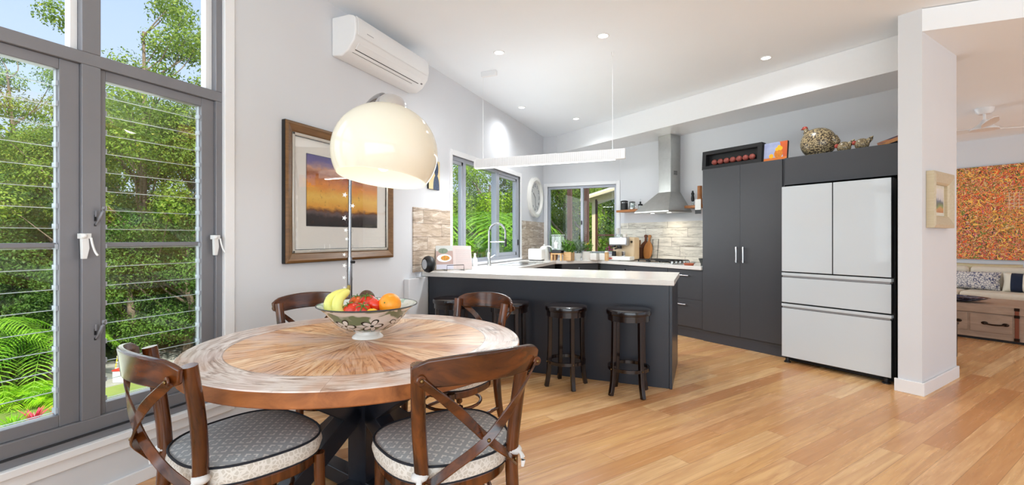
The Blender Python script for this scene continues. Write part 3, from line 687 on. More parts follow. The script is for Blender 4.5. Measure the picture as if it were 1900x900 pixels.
sk = thing('sink', 'stainless steel kitchen sink with drainer', 'sink', (0.19, 5.36, BZ))
c = B(); c.box(0, 0.42, 0, 0.95, 0.001, 0.004); c.ob('rim', M['steel'], sk, bevel=0.001)
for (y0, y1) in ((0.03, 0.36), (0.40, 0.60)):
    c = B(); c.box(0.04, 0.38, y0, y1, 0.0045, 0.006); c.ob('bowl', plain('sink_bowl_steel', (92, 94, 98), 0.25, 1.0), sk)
c = B()
for i in range(7): c.box(0.06+i*0.047, 0.068+i*0.047, 0.64, 0.92, 0.0045, 0.008)
c.ob('drainer_ridges', M['steel'], sk)
# toaster, kettle
ts = thing('toaster', 'cream two slot toaster under the wall clock', 'toaster', (0.33, 6.72, BZ), math.radians(-10))
B().box(-0.14, 0.10, -0.08, 0.08, 0.012, 0.185).ob('body', M['off_white'], ts, bevel=0.028, seg=4)
B().box(-0.12, 0.08, -0.06, 0.06, 0, 0.014).ob('base', M['black'], ts)
B().box(-0.155, -0.139, -0.012, 0.012, 0.10, 0.125).ob('lever', M['off_white'], ts, bevel=0.003)
c = B(); c.box(-0.10, 0.06, -0.035, -0.012, 0.183, 0.1862); c.box(-0.10, 0.06, 0.012, 0.035, 0.183, 0.1862); c.ob('slot', M['black'], ts)
kt = thing('kettle', 'cream jug kettle with a curved handle behind the toaster', 'kettle', (0.33, 7.02, BZ), math.radians(-10))
B().lathe([(0, 0), (0.085, 0), (0.088, 0.02), (0.078, 0.12), (0.062, 0.20), (0.03, 0.222), (0, 0.225)], n=28).ob('body', M['off_white'], kt)
B().ball((0, 0, 0.237), 0.014, 12, 8).ob('lid_knob', M['off_white'], kt)
B().tube(arc((0.045, 0, 0.215), (0.17, 0, 0.24), (0.155, 0, 0.09), 10), 0.011, 10).ob('handle', M['off_white'], kt)
# herb plants
def blades(n, h, r, wd, seed, droop=0.4):
    rg = random.Random(seed); b = B()
    for _ in range(n):
        a = rg.uniform(0, 2*PI); q = r*math.sqrt(rg.random()); hh = h*rg.uniform(0.6, 1.0); l = droop*rg.uniform(0.2, 1)*hh
        p0 = Vector((q*math.cos(a)*0.5, q*math.sin(a)*0.5, 0)); d_ = Vector((math.cos(a), math.sin(a), 0)); sd = Vector((-math.sin(a), math.cos(a), 0))
        P = [p0+d_*l*(s**2)+Vector((0, 0, hh*s)) for s in (0, .35, .7, 1)]; ws = [wd, wd, wd*.7, wd*.1]
        L = [b.bm.verts.new(p-sd*ww/2) for p, ww in zip(P, ws)]; R = [b.bm.verts.new(p+sd*ww/2) for p, ww in zip(P, ws)]
        for i in range(3): b.bm.faces.new([L[i], R[i], R[i+1], L[i+1]])
    return b
def leafy(n, rx, ry, rz, size, seed, cz):
    rg = random.Random(seed); b = B()
    for _ in range(n):
        d_ = Vector((rg.gauss(0, 1), rg.gauss(0, 1), rg.gauss(0, 1))).normalized()*(rg.random()**0.4)
        c_ = Vector((d_.x*rx, d_.y*ry, cz+d_.z*rz)); s = size*rg.uniform(0.6, 1.2)
        nrm = (d_+Vector((rg.uniform(-.6, .6), rg.uniform(-.6, .6), rg.uniform(0, .9)))).normalized()
        a_ = nrm.orthogonal().normalized(); a_ = (Matrix.Rotation(rg.uniform(0, 6.28), 3, nrm) @ a_); e_ = nrm.cross(a_)
        vs = [b.bm.verts.new(c_+a_*s*u+e_*s*0.5*v_) for u, v_ in ((-.5, 0), (0, -.5), (.5, 0), (0, .5))]; b.bm.faces.new(vs)
    return b
def leafmat(name, dark, light, scale=1.5, trans=0.35, hue=None):
    t = NT(name); o = t.obj()
    f = t.noise(o, scale, 3); g = t.noise(o, scale*9, 1)
    f = t.math('ADD', t.math('MULTIPLY', f, 0.55), t.math('MULTIPLY', g, 0.45))
    c = t.ramp(f, [(0.34, dark), (0.66, light)])
    if hue: c = t.mix(t.ramp(g, [(0.66, (0, 0, 0)), (0.72, (0.55, 0.55, 0.55))]), c, hue)
    t.set(c, 0.55, Specular_IOR_Level=0.25)
    tr = t.t.nodes.new('ShaderNodeBsdfTranslucent'); t.put(tr.inputs[0], c)
    mx = t.t.nodes.new('ShaderNodeMixShader'); mx.inputs[0].default_value = trans
    t.t.links.new(t.b.outputs[0], mx.inputs[1]); t.t.links.new(tr.outputs[0], mx.inputs[2]); t.t.links.new(mx.outputs[0], t.out.inputs[0])
    return t.m
M['herb'] = leafmat('herb_leaf', (40, 84, 30), (120, 168, 60), 20)
M['chive'] = leafmat('chive_leaf', (66, 104, 70), (130, 164, 110), 20)
M['grey_leaf'] = leafmat('grey_green_leaf', (92, 116, 92), (160, 180, 150), 20)
cp = thing('potted_chives', 'tall fine leaved chives in a brown pot behind the kettle', 'potted plant', (0.475, 7.08, BZ))
B().lathe([(0, 0), (0.055, 0), (0.07, 0.12), (0.062, 0.12), (0.05, 0.02), (0, 0.02)], n=20).ob('pot', plain('brown_pot', (118, 70, 48), 0.7), cp)
blades(110, 0.42, 0.13, 0.006, 3, 0.22).ob('foliage', M['chive'], cp, loc=(0, 0, 0.08))
wst = thing('plant_stand', 'small light timber stand carrying the glass drink jar', 'stand', (0.62, 6.83, BZ), math.radians(-10))
c = B(); c.box(-0.09, 0.09, -0.07, 0.07, 0.095, 0.115); c.ob('top', M['pale_wood'], wst, bevel=0.003)
for sx_ in (-0.08, 0.08):
    for sy_ in (-0.055, 0.055): B().box(sx_-0.014, sx_+0.014, sy_-0.012, sy_+0.012, 0, 0.095).ob('leg', M['pale_wood'], wst, bevel=0.002)
jr = thing('jar', 'square glass storage jar with a white tap standing on the timber stand', 'jar', (0.62, 6.83, BZ+0.1155), math.radians(-10))
c = B(); c.box(-0.085, 0.085, -0.06, 0.06, 0.045, 0.27); c.ob('glass_body', M['jar_glass'], jr, bevel=0.01)
B().box(-0.08, 0.08, -0.055, 0.055, 0.0, 0.044).ob('base', M['black'], jr, bevel=0.004)
B().box(-0.088, 0.088, -0.063, 0.063, 0.271, 0.288).ob('lid', M['jar_glass'], jr, bevel=0.003)
c = B(); c.box(-0.024, 0.024, -0.070, -0.062, 0.08, 0.17); c.box(-0.034, 0.034, -0.070, -0.062, 0.15, 0.165); c.ball((0, -0.066, 0.182), 0.012, 10, 6); c.ob('front_motif', M['off_white'], jr)
for (x_, y_, lab, sc_) in ((0.79, 6.86, 'leafy green herb in a square timber pot beside the jar stand', 1.0), (0.87, 7.09, 'grey green herb behind the square timber pot', 1.0)):
    p = thing('potted_herb', lab, 'potted plant', (x_, y_, BZ), math.radians(-12))
    if y_ < 7: B().box(-0.062, 0.062, -0.062, 0.062, 0, 0.135).ob('pot', M['pale_wood'], p, bevel=0.003)
    else: B().lathe([(0, 0), (0.04, 0), (0.055, 0.11), (0, 0.11)], n=20).ob('pot', M['off_white'], p)
    leafy(420, 0.12, 0.10, 0.11, 0.04, int(y_*100), 0.22).ob('foliage', M['herb'] if y_ < 7 else M['grey_leaf'], p)
p = thing('potted_flower', 'white pot with sprigs of yellow flower on the window bench', 'potted plant', (1.01, 7.13, BZ))
B().lathe([(0, 0), (0.07, 0), (0.085, 0.05), (0.085, 0.135), (0.078, 0.135), (0.078, 0.05), (0, 0.03)], n=28).ob('pot', M['off_white'], p)
leafy(160, 0.10, 0.09, 0.09, 0.035, 5, 0.22).ob('foliage', M['herb'], p)
leafy(30, 0.05, 0.04, 0.035, 0.03, 9, 0.255).ob('flower', plain('yellow_petal', (232, 206, 40), 0.6), p)
for i, (x_, y_, lab) in enumerate(((1.135, 7.10, 'white container nearest the flower pot'), (1.265, 7.14, 'white container between its twin and the coffee machine'))):
    p = thing('canister', lab, 'canister', (x_, y_, BZ), math.radians(-14+i*8))
    B().box(-0.055, 0.055, -0.055, 0.055, 0, 0.115).ob('body', M['off_white'], p, bevel=0.012)
    B().box(-0.057, 0.057, -0.057, 0.057, 0.116, 0.132).ob('lid', M['jar_glass'], p, bevel=0.004)
p = thing('canister', 'slim cork banded jar beside the coffee machine', 'canister', (1.33, 7.06, BZ))
B().lathe([(0, 0), (0.032, 0), (0.032, 0.13), (0, 0.13)], n=20).ob('body', M['pale_wood'], p); B().lathe([(0, 0.131), (0.028, 0.131), (0.028, 0.15), (0, 0.15)], n=20).ob('lid', M['off_white'], p)
# espresso machine
em = thing('coffee_machine', 'cream espresso machine with chrome front and cups on top', 'coffee machine', A(-2.78, 6.86, BZ), AL+math.radians(18))
cream = plain('cream_enamel_body', (222, 196, 158), 0.3, var=0.01)
B().box(-0.17, 0.19, -0.03, 0.17, 0.02, 0.36).ob('body', cream, em, bevel=0.02, seg=3)
B().box(-0.19, 0.19, -0.19, -0.02, 0.012, 0.07).ob('drip_tray', M['off_white'], em, bevel=0.008)
B().box(-0.18, 0.12, -0.15, -0.03, 0.235, 0.36).ob('head', plain('satin_machine_head', (196, 196, 198), 0.35, 0.7), em, bevel=0.02, seg=3)
c = B(); c.lathe([(0, 0), (0.036, 0), (0.036, 0.05), (0, 0.05)], (-0.02, -0.10, 0.186), 20); c.tube([(-0.02, -0.12, 0.20), (-0.02, -0.25, 0.185)], 0.012, 10); c.ob('portafilter', M['black'], em)
c = B(); c.lathe([(0, 0), (0.028, 0), (0.028, 0.03), (0, 0.03)], (-0.12, -0.09, 0.205), 16); c.lathe([(0.02, 0), (0.035, 0.0), (0.03, 0.075), (0, 0.075)], (-0.11, -0.10, 0.072), 16); c.ob('grinder_outlet', M['black'], em)
B().lathe([(0, 0), (0.03, 0), (0.034, 0.07), (0.030, 0.07), (0.027, 0.004), (0, 0.004)], (0.05, -0.11, 0.072), 16).ob('milk_jug', M['chrome'], em)
B().lathe([(0, 0), (0.055, 0), (0.06, 0.02), (0.05, 0.05), (0, 0.05)], (-0.10, 0.05, 0.361), 20).ob('bean_hopper', M['jar_glass'], em)
B().lathe([(0, 0), (0.02, 0), (0.02, 0.012), (0, 0.012)], (0.145, -0.03, 0.29), 16, 'y').ob('dial', M['bronze'], em)
B().box(-0.15, -0.10, -0.195, -0.19, 0.028, 0.045).ob('indicator', plain('red_indicator', (196, 50, 40), 0.4), em)
for i, (x_, lab) in enumerate(((-0.13, 'stacked white cups on the coffee machine'), (0.0, 'white cup on top of the coffee machine'))):
    pp = Vector(em.location)+Matrix.Rotation(AL+math.radians(18), 3, 'Z') @ Vector((x_, 0.06, 0.415 if i == 0 else 0.363))
    c = B(); c.lathe([(0, 0), (0.022, 0), (0.034, 0.045), (0.030, 0.045), (0.018, 0.006), (0, 0.006)], n=20)
    if i == 0: c.lathe([(0.024, 0.047), (0.036, 0.09), (0.032, 0.09), (0.02, 0.052), (0, 0.052)], n=20)
    tag(c.ob('coffee_cup', M['off_white'], loc=pp), lab, 'cup')
# knife block, boards
kn = thing('knife_block', 'dark knife block behind the coffee machine', 'knife block', A(-2.82, 7.22, BZ), AL)
B().prism([(-0.07, 0), (0.07, 0), (0.07, 0.20), (-0.07, 0.26)], -0.05, 0.05, 'y').ob('block', plain('dark_walnut_block', (70, 42, 28), 0.5), kn, bevel=0.003)
for q in range(4): B().box(-0.055+q*0.033, -0.037+q*0.033, -0.01, 0.012, 0.25-q*0.012, 0.36-q*0.014).ob('knife_handle', plain('knife_handle', (128, 96, 66) if q % 2 else (200, 200, 200), 0.4), kn, bevel=0.003)
def board_shape(w_, h, hr, th, nm, mat, lab, loc, tilt):
    pts = []
    for i in range(25):
        a = -PI/2+(-1)*(-PI)*i/24; pts.append((math.cos(a)*w_/2*(1.0), h*0.36+math.sin(a)*h*0.36))
    pts = [(math.sin(2*PI*i/32)*w_/2, h*0.36-math.cos(2*PI*i/32)*h*0.36) for i in range(14)]
    right = pts+[(hr*0.55, h*0.74), (hr*0.5, h*0.86), (hr, h*0.92), (hr*0.8, h*0.985), (0, h)]
    left = [(-p[0], p[1]) for p in right[1:-1]][::-1]
    o = B().prism(right+left, -th/2, th/2, 'y').ob(nm, mat, None, bevel=0.003, loc=loc, rot=(tilt, 0, AL)); return tag(o, lab, 'chopping board')
board_shape(0.17, 0.40, 0.032, 0.016, 'chopping_board', M['board_wood'], 'round paddle board leaning on the splashback', A(-2.665, 7.262, BZ+0.006), math.radians(-10))
board_shape(0.22, 0.40, 0.032, 0.016, 'chopping_board', plain('dark_board', (96, 54, 32), 0.5), 'dark paddle board half hidden behind the coffee machine', A(-2.74, 7.300, BZ+0.006), math.radians(-4))
tv = thing('trivet', 'thin black wire trivet leaning behind the paddle board', 'trivet', A(-2.56, 7.30, BZ+0.004), AL, rot=(math.radians(-7), 0, AL))
c = B(); c.tube([(-0.05, 0, 0), (0.06, 0, 0), (0.06, 0, 0.33), (-0.05, 0, 0.33)], 0.0035, 8, closed=True, up=(0, 1, 0)); c.ob('ring', M['black_metal'], tv)
# cooktop
ct = thing('gas_cooktop', 'steel gas cooktop with black trivets and front knobs', 'cooktop', A(-2.36, 6.63, BZ), AL)
B().box(0, 0.66, 0, 0.50, 0.0008, 0.010).ob('plate', M['steel'], ct, bevel=0.003)
for (x_, y_, r_) in ((0.14, 0.36, 0.045), (0.14, 0.14, 0.035), (0.33, 0.27, 0.055), (0.50, 0.38, 0.035), (0.50, 0.20, 0.045)):
    B().lathe([(0, 0.010), (r_, 0.010), (r_, 0.024), (r_*0.8, 0.028), (0, 0.028)], (x_, y_, 0), 20).ob('burner', M['black'], ct)
for x0 in (0.03, 0.23, 0.41):
    c = B(); x1 = x0+0.18
    for yy in (0.06, 0.25, 0.44): c.box(x0, x1, yy-0.006, yy+0.006, 0.036, 0.046)
    for xx in (x0, (x0+x1)/2, x1): c.box(xx-0.006, xx+0.006, 0.06, 0.44, 0.036, 0.046)
    for xx in (x0, x1):
        for yy in (0.06, 0.44): c.box(xx-0.006, xx+0.006, yy-0.006, yy+0.006, 0.010, 0.04)
    c.ob('trivet', M['black'], ct, bevel=0.002)
for q in range(5): B().lathe([(0, 0.010), (0.02, 0.010), (0.018, 0.034), (0, 0.036)], (0.615, 0.06+q*0.085, 0), 16).ob('knob', M['steel'], ct)
p = thing('spoon_rest', 'small terracotta spoon rest on the bench beyond the cooktop', 'spoon rest', A(-1.44, 6.62, BZ), AL)
B().lathe([(0, 0), (0.05, 0), (0.062, 0.022), (0.055, 0.03), (0.03, 0.012), (0, 0.012)], n=20, sx=1.2, sy=0.7).ob('dish', plain('terracotta', (166, 84, 52), 0.5), p)
p = thing('mortar', 'dark stone mortar with pestle beside the pantry', 'mortar', A(-1.30, 6.72, BZ), AL)
B().lathe([(0, 0), (0.035, 0), (0.03, 0.02), (0.06, 0.09), (0.052, 0.092), (0.03, 0.04), (0, 0.035)], n=24).ob('bowl', plain('dark_stone', (70, 72, 70), 0.6, var=0.2, scale=80), p)
B().tube([(0, 0, 0.045), (0.03, 0.0, 0.13)], [0.014, 0.009], 10).ob('pestle', M['steel'], p)

# ---- clock
ck = thing('wall_clock', 'round white wall clock with numerals between the windows', 'clock', (0.001, 7.455, 1.965))
B().lathe([(0.255, 0), (0.345, 0), (0.345, 0.05), (0.325, 0.062), (0.29, 0.06), (0.272, 0.02), (0.255, 0.02)], n=48, axis='x').ob('rim', M['off_white'], ck)
B().lathe([(0, 0.004), (0.275, 0.004), (0.275, 0.016), (0, 0.016)], n=48, axis='x').ob('dial', plain('pale_clock_face', (206, 206, 204), 0.6), ck)
def text_ob(name, s, size, mat, parent, loc, rot, extrude=0.001):
    cu = bpy.data.curves.new(name, 'FONT'); cu.body = s; cu.size = size; cu.align_x = 'CENTER'; cu.align_y = 'CENTER'; cu.extrude = extrude
    o = bpy.data.objects.new(name, cu); sc.collection.objects.link(o); cu.materials.append(mat); 
    bpy.context.view_layer.update(); me = bpy.data.meshes.new_from_object(o.evaluated_get(bpy.context.evaluated_depsgraph_get())); me.name = name; bpy.data.objects.remove(o)
    if not me.materials: me.materials.append(mat)
    o = bpy.data.objects.new(name, me); sc.collection.objects.link(o); o.parent = parent; o.location = loc; o.rotation_euler = rot; return o
gm = plain('grey_numeral', (96, 98, 102), 0.6)
for i in range(12):
    a = PI/2-2*PI*(i+1)/12
    text_ob('numeral', str(i+1), 0.085, gm, ck, (0.018, math.cos(a)*0.205, math.sin(a)*0.205), (PI/2, 0, PI/2))
c = B(); c.strap([(0.022, 0, 0), (0.022, -0.10, 0.07)], (0, 0.5, 1), 0.012, 0.003); c.ob('hour_hand', gm, ck)
c = B(); c.strap([(0.025, 0, 0), (0.025, 0.02, -0.17)], (0, 1, 0), 0.008, 0.003); c.ob('minute_hand', gm, ck)

# ---- air conditioner
ac = thing('air_conditioner', 'white split system air conditioner high on the wall', 'air conditioner', (0.001, 2.78, 0))
prof = [(0.0, 2.70), (0.10, 2.69), (0.165, 2.725), (0.225, 2.80), (0.24, 2.87), (0.235, 2.955), (0.215, 2.985), (0.17, 3.0), (0.0, 3.0)]
def sweepY(prof, y0, y1):
    b = B(); lo = [b.bm.verts.new((p[0], y0, p[1])) for p in prof]; hi = [b.bm.verts.new((p[0], y1, p[1])) for p in prof]; n = len(prof)
    b.bm.faces.new(lo); b.bm.faces.new(hi[::-1])
    for i in range(n): b.bm.faces.new([lo[i], hi[i], hi[(i+1) % n], lo[(i+1) % n]])
    return b
sweepY(prof, 0.0, 1.02).ob('body', M['white_plastic'], ac, bevel=0.010, seg=3, smooth=50)
sweepY([(0.236, 2.84), (0.2425, 2.87), (0.2375, 2.953), (0.218, 2.984), (0.222, 2.986), (0.243, 2.955), (0.246, 2.87), (0.240, 2.835)], 0.025, 0.995).ob('front_panel', M['white_plastic'], ac, smooth=50)
def acline(y0, y1, t0, w_, nm, mat, off=0.0015):
    # a strip lying on the slanted underside between (0.165,2.725) and (0.225,2.80)
    d_ = Vector((0.06, 0.075)).normalized(); nrm = Vector((d_.y, -d_.x))
    p = Vector((0.165, 2.725))+d_*t0; q = p+d_*w_
    a, b, c_, dd = p+nrm*off, q+nrm*off, q-nrm*0.004, p-nrm*0.004
    sweepY([(a.x, a.y), (b.x, b.y), (c_.x, c_.y), (dd.x, dd.y)], y0, y1).ob(nm, mat, ac, smooth=0)
acline(0.06, 0.92, 0.022, 0.006, 'outlet_slot', M['black'])
acline(0.06, 0.92, 0.029, 0.052, 'flap', M['white_plastic'], 0.004)
acline(0.05, 0.84, -0.005, 0.0035, 'lower_slot', plain('grey_seam', (110, 110, 112), 0.6))
acline(0.95, 0.975, 0.03, 0.014, 'sensor', plain('grey_sensor', (120, 120, 122), 0.5), 0.003)
B().box(0.2445, 0.2458, 0.12, 0.20, 2.875, 2.883).ob('badge', plain('silver_badge', (170, 170, 172), 0.4), ac)

# ---- large framed landscape painting
pt = thing('framed_painting', 'large gilt framed sunset landscape with wide cream mat', 'painting', (0.001, 2.32, 1.09))
def frame(parent, L, H, wd, dep, mat, nm='frame', y0=0.0):
    f = B(); pr_ = [(0, 0), (0, dep), (wd*0.25, dep+0.008), (wd*0.85, dep*0.8), (wd, dep*0.55), (wd, 0)]
    cs = [(0, 0, 1, 1), (L, 0, -1, 1), (L, H, -1, -1), (0, H, 1, -1)]
    rings = [[f.bm.verts.new((d_, cy+sy*(q if True else 0), cz+sz*q)) for q, d_ in pr_] for cy, cz, sy, sz in cs]
    for i in range(4):
        a, b = rings[i], rings[(i+1) % 4]
        for k in range(len(pr_)): f.bm.faces.new([a[k], a[(k+1) % len(pr_)], b[(k+1) % len(pr_)], b[k]])
    return f.ob(nm, mat, parent, smooth=0)
frame(pt, 1.195, 1.0, 0.068, 0.034, M['frame_gold'])
c = B(); c.box(0, 0.030, -0.003, 0.0, 0, 1.0); c.box(0, 0.03, 1.195, 1.198, 0, 1.0); c.box(0, 0.03, 0, 1.195, 1.0, 1.003); c.box(0, 0.03, 0, 1.195, -0.003, 0); c.ob('frame_side', M['black'], pt)
frame_in = B()
for (a, b, c_, d_) in ((0.068, 1.127, 0.068, 0.090), (0.068, 1.127, 0.91, 0.932)): frame_in.box(0.004, 0.026, a, b, c_, d_)
for (a, b) in ((0.068, 0.088), (1.107, 1.127)): frame_in.box(0.004, 0.026, a, b, 0.068, 0.932)
frame_in.ob('inner_slip', plain('silver_slip', (206, 200, 190), 0.3, 0.5), pt, bevel=0.004)
c = B()
for (a, b, c_, d_) in ((0.088, 1.107, 0.090, 0.094), (0.088, 1.107, 0.906, 0.910)): c.box(0.004, 0.02, a, b, c_, d_)
for (a, b) in ((0.088, 0.092), (1.103, 1.107)): c.box(0.004, 0.02, a, b, 0.09, 0.91)
c.ob('slip_line', M['black'], pt, smooth=0)
B().box(0.004, 0.012, 0.08, 1.115, 0.08, 0.92).ob('mat_board', plain('cream_mat_board', (238, 234, 226), 0.8, var=0.01), pt, smooth=0)
t = NT('sunset_landscape_paint'); x, y, z = t.xyz(t.obj())
zz = t.math('ADD', z, t.math('MULTIPLY', t.math('SUBTRACT', t.noise(t.scale(t.obj(), (1, 3, 6)), 3, 5, 0.6), 0.5), 0.09))
c = t.ramp(t.math('DIVIDE', zz, 0.53), [(0.0, (42, 34, 31)), (0.13, (58, 48, 44)), (0.19, (110, 92, 88)), (0.22, (120, 74, 38)), (0.27, (236, 168, 64)), (0.42, (250, 200, 90)), (0.58, (236, 146, 36)), (0.74, (160, 88, 40)), (0.82, (206, 150, 120)), (0.86, (150, 120, 140)), (0.93, (104, 88, 150)), (1.0, (92, 84, 146))])
sp2 = t.noise(t.obj(), 26, 5, 0.7); c = t.mix(t.ramp(sp2, [(0.60, (0, 0, 0)), (0.70, (0.6, 0.6, 0.6))]), c, (96, 52, 26))
M['sunset'] = t.set(c, 0.25)
B().box(0, 0.003, 0, 0.785, 0, 0.53).ob('picture', M['sunset'], pt, loc=(0.0122, 0.20, 0.268), smooth=0)
c = B()
for (a, b, c_, d_) in ((0.197, 0.988, 0.265, 0.268), (0.197, 0.988, 0.798, 0.801)): c.box(0.0122, 0.014, a, b, c_, d_)
for a in (0.197, 0.985): c.box(0.0122, 0.014, a, a+0.003, 0.265, 0.801)
c.ob('picture_border', M['black'], pt, smooth=0)
B().box(0.022, 0.0235, 0.088, 1.107, 0.09, 0.91).ob('picture_glass', glass('picture_glass', (1, 1, 1), 0.06), pt, smooth=0)

# small canvas past the lamp
cv = thing('small_canvas', 'small canvas with a dark blue figure on sand beside the lamp shade', 'painting', (0.001, 4.13, 1.79))
t = NT('blue_figure_paint'); x, y, z = t.xyz(t.obj())
e1 = t.math('LESS_THAN', t.math('ADD', t.math('POWER', t.math('DIVIDE', t.math('SUBTRACT', y, 0.145), 0.042), 2.0), t.math('POWER', t.math('DIVIDE', t.math('SUBTRACT', z, 0.225), 0.085), 2.0)), 1.0)
e2 = t.math('LESS_THAN', t.math('ADD', t.math('POWER', t.math('DIVIDE', t.math('SUBTRACT', y, 0.145), 0.062), 2.0), t.math('POWER', t.math('DIVIDE', t.math('SUBTRACT', z, 0.02), 0.14), 2.0)), 1.0)
c = t.mix(t.noise(t.obj(), 12, 3), (206, 184, 134), (226, 206, 160)); c = t.mix(t.math('MAXIMUM', e1, e2), c, t.mix(t.noise(t.obj(), 40, 3), (30, 38, 58), (70, 90, 120)))
B().box(0.021, 0.0225, 0, 0.215, 0, 0.31).ob('picture', t.set(c, 0.6), cv, smooth=0)
B().box(0, 0.021, 0, 0.215, 0, 0.31).ob('canvas_side', M['black'], cv, smooth=0)

# ---- nib painting (on the wall end)
q = A(0.9565, 6.37, 1.352)
npic = thing('framed_painting', 'small landscape in a deep pale champagne frame on the wall end', 'painting', q, AL)
t = NT('champagne_frame'); M['champagne'] = t.set(t.mix(t.noise(t.scale(t.obj(), (4, 60, 60)), 1, 3), (186, 168, 134), (214, 200, 172)), 0.4, 0.3)
f = frame(npic, 0.53, 0.46, 0.10, 0.048, M['champagne'])
c = B(); c.box(0.002, 0.006, 0.09, 0.44, 0.09, 0.37); c.ob('mat_board', plain('cream_mat', (222, 214, 196), 0.8), npic)
t = NT('meadow_paint'); x, y, z = t.xyz(t.obj()); zz = t.math('ADD', z, t.math('MULTIPLY', t.math('SUBTRACT', t.noise(t.obj(), 14, 4), 0.5), 0.10))
c = t.ramp(t.math('DIVIDE', zz, 0.20), [(0.0, (184, 110, 50)), (0.15, (196, 140, 70)), (0.25, (120, 140, 70)), (0.4, (84, 90, 66)), (0.52, (96, 104, 130)), (0.62, (200, 196, 196)), (1.0, (222, 214, 206))])
B().box(0, 0.002, 0, 0.27, 0, 0.20).ob('picture', t.set(c, 0.3), npic, loc=(0.0062, 0.13, 0.13), smooth=0)

# ---- linear pendant lamp over the bar
pl = thing('linear_pendant', 'slim white linear pendant hanging above the breakfast bar', 'pendant lamp', (0.333, 4.58, 2.04))
Lp = 1.66
c = B(); c.box(0, Lp, -0.022, 0.022, 0.006, 0.105); c.ob('housing', M['white_plastic'], pl, bevel=0.002)
c = B()
for i in range(80): c.box(0.03+i*0.0200, 0.038+i*0.0200, -0.0232, -0.022, 0.012, 0.100)
c.ob('fluting', plain('fluted_white', (214, 214, 215), 0.5), pl, smooth=0)
B().box(0.012, Lp-0.10, -0.019, 0.019, -0.001, 0.006).ob('diffuser', M['led_strip'], pl)
for x_ in (0.105, 1.535): B().tube([(x_, 0, 0.105), (x_, 0, 1.055)], 0.0016, 6).ob('suspension_cable', M['white_plastic'], pl)
B().box(0.09, 0.27, -0.02, 0.02, 1.015, 1.069).ob('ceiling_canopy', M['white_plastic'], pl, bevel=0.002)
B().lathe([(0, 1.03), (0.008, 1.03), (0.012, 1.069), (0, 1.069)], (1.535, 0, 0), 12).ob('ceiling_grip', M['white_plastic'], pl)
lamp('linear_pendant_light', 'AREA', (1.15, 4.58, 2.03), (0, 0, 0), 22, (0.93, 0.97, 1.0), shape='RECTANGLE', size=1.5, size_y=0.04)
lamp('linear_pendant_uplight', 'AREA', (1.15, 4.58, 2.16), (PI, 0, 0), 2.5, (0.86, 0.94, 1.0), shape='RECTANGLE', size=1.5, size_y=0.04)

# ---- downlights
labs = ['round downlight above the near end of the breakfast bar by the pendant canopy', 'round downlight above the middle of the breakfast bar', 'round downlight in the ceiling before the refrigerator', 'round downlight near the kitchen window wall', 'round downlight deepest in the kitchen near the bulkhead']
for i, (x_, y_) in enumerate(((0.829, 4.146), (1.858, 4.168), (3.29, 5.321), (0.336, 6.016), (0.887, 6.912))):
    dl = thing('downlight', labs[i], 'ceiling light', (x_, y_, 3.1095), 0, 'ceiling downlights')
    B().lathe([(0.042, 0), (0.056, 0), (0.054, -0.006), (0.044, -0.006)], n=28).ob('trim_ring', M['white_plastic'], dl)
    B().lathe([(0, -0.001), (0.043, -0.001), (0.043, -0.004), (0, -0.004)], n=28).ob('diffuser', M['led'], dl)
    lamp('downlight_light', 'SPOT', (x_, y_, 3.09), (0, 0, 0), (42 if i < 2 else 54), (0.93, 0.97, 1.0), spot_size=math.radians(150), spot_blend=1.0, shadow_soft_size=0.05)

# ============================================================ DINING
# ---- bar stools
def make_stool():
    r = thing('bar_stool', '', 'stool')
    B().lathe([(0, 0.64), (0.150, 0.64), (0.178, 0.648), (0.182, 0.668), (0.176, 0.686), (0.150, 0.693), (0, 0.690)], n=40).ob('seat', M['stool_wood'], r)
    B().lathe([(0.12, 0.600), (0.168, 0.600), (0.168, 0.645), (0.12, 0.645)], n=40).ob('apron', M['stool_wood'], r)
    for a in range(4):
        an = PI/4+a*PI/2; d_ = Vector((math.cos(an), math.sin(an), 0))
        P = [d_*0.145+Vector((0, 0, 0.64)), d_*0.147+Vector((0, 0, 0.45)), d_*0.152+Vector((0, 0, 0.22)), d_*0.160+Vector((0, 0, 0.10)), d_*0.178+Vector((0, 0, 0.0))]
        P = cat_curve(P, 4); b = B(); b.strap(P, (-d_.y, d_.x, 0), 0.034, 0.034); b.ob('leg', M['stool_wood'], r, bevel=0.004)
    c = B(); n = 40; ra = [(0.150, 0.200), (0.168, 0.200), (0.168, 0.226), (0.150, 0.226)]
    c.lathe(ra+[ra[0]], n=n).ob('foot_ring', M['stool_wood'], r)
    for a in range(4):
        an = PI/4+a*PI/2; B().ball((math.cos(an)*0.173, math.sin(an)*0.173, 0.213), 0.006, 8, 6).ob('bolt', M['brass'], r)
    return r
st0 = make_stool(); st0.location = (0.47, 3.84, 0); st0.rotation_euler = (0, 0, 0.1)
st0['label'] = 'dark stool at the wall end of the bar, mostly hidden'; st0['group'] = 'bar stools'
dup(st0, (1.068, 3.84, 0), 0.05, 'dark stool partly hidden by the chair at the far side of the table', 'bar stools')
dup(st0, (1.607, 3.83, 0), -0.16, 'fully visible dark stool, second from the open end of the bar', 'bar stools')
dup(st0, (2.135, 3.83, 0), 0.04, 'dark timber stool nearest the open end of the bar', 'bar stools')

